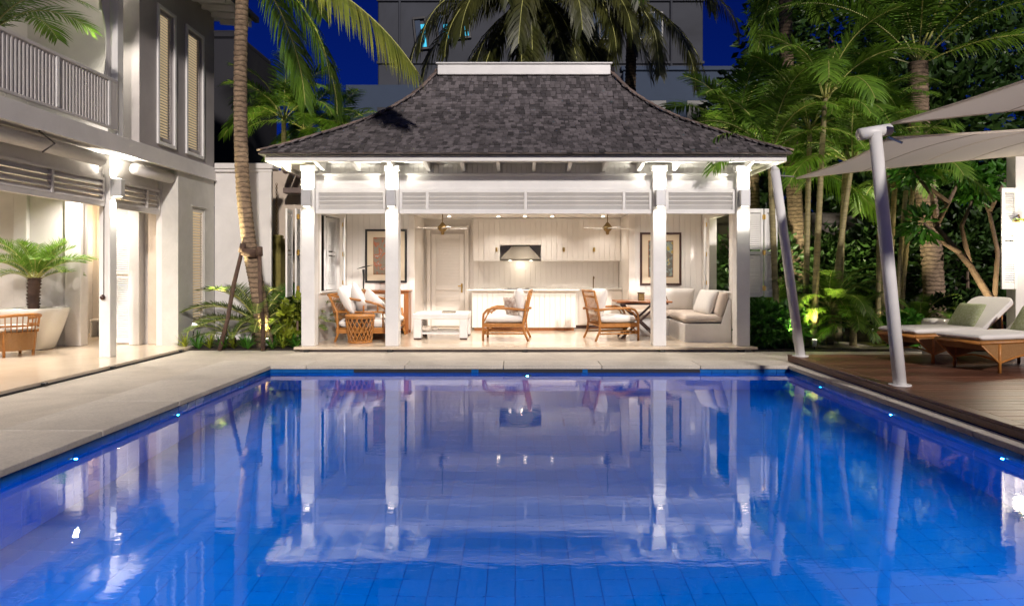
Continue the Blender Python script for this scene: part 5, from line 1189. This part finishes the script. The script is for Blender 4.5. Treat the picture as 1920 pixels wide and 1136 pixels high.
# --- palms behind the pavilion, left
for i, (x, y, zt, s, lab) in enumerate(((-6.15, 17.9, 5.45, 1.05, 'lit palm with pale slender stem behind the pavilion eave'), (-5.7, 18.3, 5.2, 0.95, 'darker palm close beside the lit slender palm behind the pavilion'), (-5.2, 19.2, 5.0, 1.0, 'short bushy palm behind the lower curve of the pavilion roof'))):
    p = thing('slender_palm', lab, 'palm tree', (x, y, 0), 0, 'palms behind the pavilion'); trunk_obj(p, [(x+0.1, y, -0.05), (x, y, 2.5), (x, y, zt)], 0.09, 0.06, 'trunkg', ring=0.16, amp=0.05, seed=i)
    put_fronds(p, (x, y, zt), ARECA, ring_specs(4, 15, s, i))
uplight(-6.1, 16.9, 0.0, (-6.05, 17.9, 5.6), 600, 'garden spotlight hidden behind the lane wall', (1, 0.9, 0.5), R(50))
# --- big coconut palm behind the pavilion with hanging fronds
cpm = thing('coconut_palm', 'tall coconut palm with hanging dry fronds behind the pavilion ridge', 'palm tree', (0.55, 20.5, 0)); trunk_obj(cpm, [(0.3, 20.5, -0.05), (0.45, 20.5, 5), (0.55, 20.5, 9.9)], 0.2, 0.15, ring=0.12, seed=4)
put_fronds(cpm, (0.55, 20.5, 9.9), CO_HANG, [(1, R(a), s, -.2) for a, s in ((-170, 1.15), (-150, 1.0), (-125, 1.0), (-100, 1.1), (-80, 1.0), (-62, 1.05), (-40, 1.0), (-15, 1.05), (5, 1.1))]+[(2, R(a), 1.1, 0) for a in (-160, -110, -70, -28, 12)]+[(0, R(a), 1.25, 0) for a in (175, -140, -95, -50, 0, 40)]+[(1, R(a), 1.25, -.5) for a in (-165, -135, -108, -92, -72, -48, -22)]+[(2, R(a), 1.3, -.6) for a in (-178, -150, -122, -78, -55, -35, -5)])
put_fronds(cpm, (0.55, 20.5, 9.9), CO_UP, ring_specs(3, 9, 1.1))
cp2 = thing('coconut_palm', 'coconut palm behind the apartment side of the pavilion ridge', 'palm tree', (3.2, 22.5, 0)); trunk_obj(cp2, [(3.4, 21.5, -0.05), (3.5, 21.5, 6), (3.6, 21.5, 10.2)], 0.2, 0.15, ring=0.12, seed=5)
put_fronds(cp2, (3.6, 21.5, 10.2), CO_HANG, [(1, R(a), s, -.2) for a, s in ((-150, 1.05), (-115, 1.15), (-85, 1.0), (-50, 1.1), (-20, 1.1))]+[(2, R(a), 1.1, 0) for a in (-165, -100, -60, -10)])

# --- right garden
def palm(name, lab, base, pts, r0, r1, top, kits, specs, tm='trunk', ring=0.09, group=None, seed=0, amp=0.06):
    p = thing(name, lab, 'palm tree', base, 0, group); trunk_obj(p, pts, r0, r1, tm, ring=ring, amp=amp, seed=seed); put_fronds(p, top, kits, specs); return p
palm('coconut_palm', 'tall bare coconut trunk rising behind the right end of the pavilion roof', (6.45, 16.3, 0), [(6.75, 16.3, -0.05), (6.6, 16.3, 3), (6.42, 16.3, 6), (6.35, 16.3, 9)], 0.19, 0.14, (6.35, 16.3, 9), CO_UP, ring_specs(4, 12, 1.1), seed=11)
palm('coconut_palm', 'young coconut palm spreading green fronds over the pavilion hip', (5.9, 17.2, 0), [(6.0, 17.2, -0.05), (5.95, 17.2, 2), (5.9, 17.2, 3.9)], 0.18, 0.15, (5.9, 17.2, 3.9), CO_UP, ring_specs(4, 14, 1.0, 0.5), seed=12)
palm('coconut_palm', 'thick coconut palm with upright leaf stalks above the shade sails', (9.0, 15.3, 0), [(9.35, 15.3, -0.05), (9.25, 15.3, 2), (9.0, 15.3, 4.4), (8.95, 15.3, 6.1)], 0.22, 0.20, (8.95, 15.3, 6.2), CO_UP, [(0, R(a), 1.15, 0) for a in (-150, -95, -40, 20, 80, 140)]+[(1, R(a), 1.1, -.1) for a in (-175, -120, -65, -10)]+[(2, R(a), 1.0, -.15) for a in (170, -30)], seed=13, amp=0.07)
AG = 'slender clumping palms in the garden bed'
stems = [(4.95, 13.05, 3.7, -0.15, 'lit slender palm standing nearest the pavilion corner in the garden bed'), (5.52, 12.78, 4.7, 0.22, 'slender garden palm with the pale bare stem above the spotlight'), (5.75, 13.7, 4.3, 0.1, 'slender garden palm behind the low fan leaved palm'), (6.15, 13.5, 3.6, 0.45, 'slender garden palm leaning towards the shade sail'), (6.6, 14.1, 4.5, 0.2, 'slender garden palm behind the tee headed pole'), (7.35, 13.6, 3.2, 0.15, 'short slender palm behind the ceramic garden stool'), (7.7, 14.4, 4.3, -0.1, 'slender garden palm in front of the stone boundary wall'), (4.6, 14.6, 4.4, 0.1, 'slender garden palm tucked behind the pavilion side wall')]
for i, (x, y, zt, ln, lab) in enumerate(stems):
    palm('slender_palm', lab, (x, y, 0), [(x, y, -0.02), (x+ln*0.3, y, zt*0.35), (x+ln*0.7, y, zt*0.75), (x+ln, y, zt)], 0.062, 0.045, (x+ln, y, zt), ARECA, ring_specs(4, 11, 1.0, i*0.7), 'trunkg', 0.14, AG, 30+i, 0.05)
for i, (x, y, s, lab) in enumerate(((6.0, 13.15, 0.62, 'low green palm clump beside the lit stem in the garden bed'), (6.35, 12.95, 0.5, 'small drooping palm clump beside the gravel path'), (5.1, 13.6, 0.6, 'low palm clump behind the shrubs at the pavilion corner'), (7.6, 12.9, 0.45, 'small palm clump behind the ceramic stool'))):
    p = thing('palm_clump', lab, 'palm', (x, y, 0.0), 0, 'low palm clumps'); MB().lathe([(0.07, 0.0), (0.06, 0.35), (0.02, 0.5)], x, y, 10).build('stem', 'trunkg', p, True); put_fronds(p, (x, y, 0.42 if i else 0.75), ARECA, ring_specs(4, 18, s, i))
bm = [(4.55, 12.75, 0.5, 0.42, 'leaf', 'bright green leafy shrub at the foot of the pavilion corner post'), (4.95, 12.72, 0.42, 0.38, 'leaf', 'green leafy shrub behind the foot of the leaning sail pole'), (5.3, 13.6, 0.6, 0.5, 'leafd', 'dark leafy shrub under the slender garden palms'), (7.2, 12.75, 0.4, 0.32, 'leaf', 'rounded shrub behind the ceramic garden stool'), (8.3, 13.3, 0.5, 0.45, 'leafd', 'dark shrub beside the garden wing'), (6.4, 14.3, 0.7, 0.6, 'leafd', 'dark shrub in front of the boundary wall')]
for i, (x, y, rx, rz_, m_, lab) in enumerate(bm):
    p = thing('leafy_shrub', lab, 'shrub', (x, y, 0), 0, 'garden shrubs'); leafcloud('crown', p, (x, y, rz_+0.05), (rx, rx*0.7, rz_), 900, 0.13, m_, 50+i, long=1.8)
    st_ = MB()
    for k in range(4): st_.tube([(x, y, 0), (x+rnd.uniform(-.25, .25), y+rnd.uniform(-.2, .2), rz_*1.2)], [0.015, 0.006], 5)
    st_.build('stems', 'bark', p)
for i, (x, y, rx, rz_, lab) in enumerate(((5.1, 16.2, 0.8, 1.2, 'tall dark hedge shrub against the stone wall beside the pavilion'), (6.3, 16.4, 0.85, 1.3, 'tall dark hedge shrub at the foot of the bare coconut trunk'), (7.5, 16.5, 0.85, 1.25, 'tall dark hedge shrub against the middle of the stone wall'), (8.7, 16.4, 0.85, 1.35, 'tall dark hedge shrub against the stone wall beyond the frangipani'), (10.2, 15.5, 1.1, 1.5, 'broad dark hedge shrub behind the garden wing corner'))):
    p = thing('hedge_shrub', lab, 'shrub', (x, y, 0), 0, 'hedge shrubs against the stone wall'); leafcloud('crown', p, (x, y, rz_), (rx, rx*0.6, rz_), 1700, 0.2, 'leafd', 250+i, hollow=0.3)
    MB().tube([(x, y, -.02), (x, y, rz_)], [0.05, 0.03], 7).build('stem', 'bark', p)
# yellow lit bamboo-like stems
p = thing('yellow_palm_stems', 'clump of yellow lit ringed stems behind the tee headed pole', 'palm', (7.2, 13.4, 0))
for i, (x, y, h_, ln) in enumerate(((6.95, 13.2, 3.1, 0.05), (7.12, 13.35, 3.4, 0.12), (7.32, 13.25, 3.0, 0.2), (7.5, 13.45, 3.3, 0.3))): trunk_obj(p, [(x, y, -.02), (x+ln*.4, y, h_*.5), (x+ln, y, h_)], 0.05, 0.04, 'trunkg', ring=0.13, amp=0.08, seed=60+i, name='stem')
# frangipani
fg = thing('frangipani_tree', 'bare branched frangipani tree with leaf clusters behind the loungers', 'tree', (9.2, 13.0, 0))
segs = [[(9.2, 13.0, -.02), (9.05, 13.0, 0.8), (8.6, 13.0, 1.55), (7.95, 13.0, 2.3)], [(7.95, 13.0, 2.3), (8.25, 13.1, 2.75), (8.55, 13.1, 3.4)], [(7.95, 13.0, 2.3), (7.8, 12.9, 2.9), (7.45, 12.9, 3.35)], [(8.6, 13.0, 1.55), (8.5, 13.1, 2.3), (8.9, 13.2, 3.1)], [(9.05, 13.0, 0.8), (9.2, 13.1, 1.8), (9.1, 13.2, 2.6), (8.75, 13.2, 3.3)], [(8.25, 13.1, 2.75), (7.9, 13.2, 3.1), (8.0, 13.2, 3.6)], [(9.1, 13.2, 2.6), (9.35, 13.1, 3.2)], [(8.4, 13.0, 1.8), (8.0, 12.8, 1.95), (7.6, 12.8, 2.35)]]
tr_ = MB()
for i, s in enumerate(segs): tr_.tube(s, [(0.09 if i == 0 else 0.05)*(1-0.5*j/(len(s)-1)) for j in range(len(s))], 8)
tr_.build('branches', 'bark', fg, True)
for i, s in enumerate(segs[1:]): leafcloud('leaf_cluster', fg, s[-1], (0.38, 0.34, 0.28), 130, 0.24, 'leaf', 90+i, hollow=0.2, long=2.6)
uplight(5.42, 12.5, 0.015, (5.62, 12.85, 3.0), 150, 'small spotlight at the foot of the pale palm stem')
uplight(7.0, 12.75, 0.015, (7.2, 13.4, 2.4), 130, 'small spotlight under the yellow ringed stems', (1, 0.76, 0.3))
uplight(5.75, 14.5, 0.015, (5.9, 15.6, 5.5), 460, 'small spotlight behind the slender palms aimed at their crowns', (1, 0.92, 0.6), R(110))
uplight(7.6, 14.6, 0.015, (7.6, 15.4, 5.5), 280, 'small spotlight under the thick coconut palm', (1, 0.92, 0.6), R(110))
uplight(5.0, 12.34, 0.10, (5.2, 14.0, 4.0), 45, 'small spotlight at the pavilion end of the garden bed', (1, 0.92, 0.6), R(90))
uplight(8.6, 12.2, 0.015, (8.6, 13.6, 3.6), 130, 'small spotlight at the foot of the frangipani tree', (1, 0.82, 0.5), R(80))
# stone boundary wall and dark trees behind
bw = thing('boundary_wall', 'rough dark stone boundary wall behind the garden palms', 'wall', (8, 16.9, 0)); r = random.Random(8)
bx('core', 'rock', bw, 4.3, 18, 17.1, 17.4, 0, 2.9, 0)
z = 0.0; k = 0
while z < 2.85:
    hgt = r.uniform(0.24, 0.34); x = 4.32+r.uniform(0, .2)
    while x < 13.5:
        L = r.uniform(0.3, 0.62); d = r.uniform(0.06, 0.12); bx('stone', 'rock', bw, x, x+L-0.02, 17.1-d, 17.099, z+0.01, min(2.95, z+hgt-0.01), 0.03); x += L; k += 1
    z += hgt
for i, (x, y, z, rx, rz_, lab) in enumerate(((7.5, 20.0, 5.0, 2.4, 2.8, 'dark leafy tree behind the bare coconut trunk'), (11.0, 19.0, 4.6, 2.6, 2.9, 'dark leafy tree behind the thick coconut palm'), (14.0, 20.0, 5.5, 2.8, 3.8, 'dark leafy tree beyond the garden wing'), (9.4, 17.6, 2.6, 1.6, 1.6, 'dense dark shrub tree against the boundary wall'), (12.3, 16.0, 2.5, 1.6, 1.9, 'dense dark shrub tree behind the garden wing'), (10.3, 22.5, 9.2, 3.0, 2.6, 'tall dark tree crown high behind the coconut palms'), (14.5, 23.0, 9.5, 3.2, 3.0, 'tall dark tree crown high beyond the garden wing'))):
    p = thing('dark_tree', lab, 'tree', (x, y, 0), 0, 'dark trees behind the garden'); leafcloud('crown', p, (x, y, z), (rx, rx*0.8, rz_), 3800, 0.30, 'leafd', 120+i, hollow=0.25); MB().tube([(x, y, -.05), (x+.1, y, z*.5), (x, y, z)], [0.2, 0.15, 0.08], 9).build('trunk', 'bark', p, True)
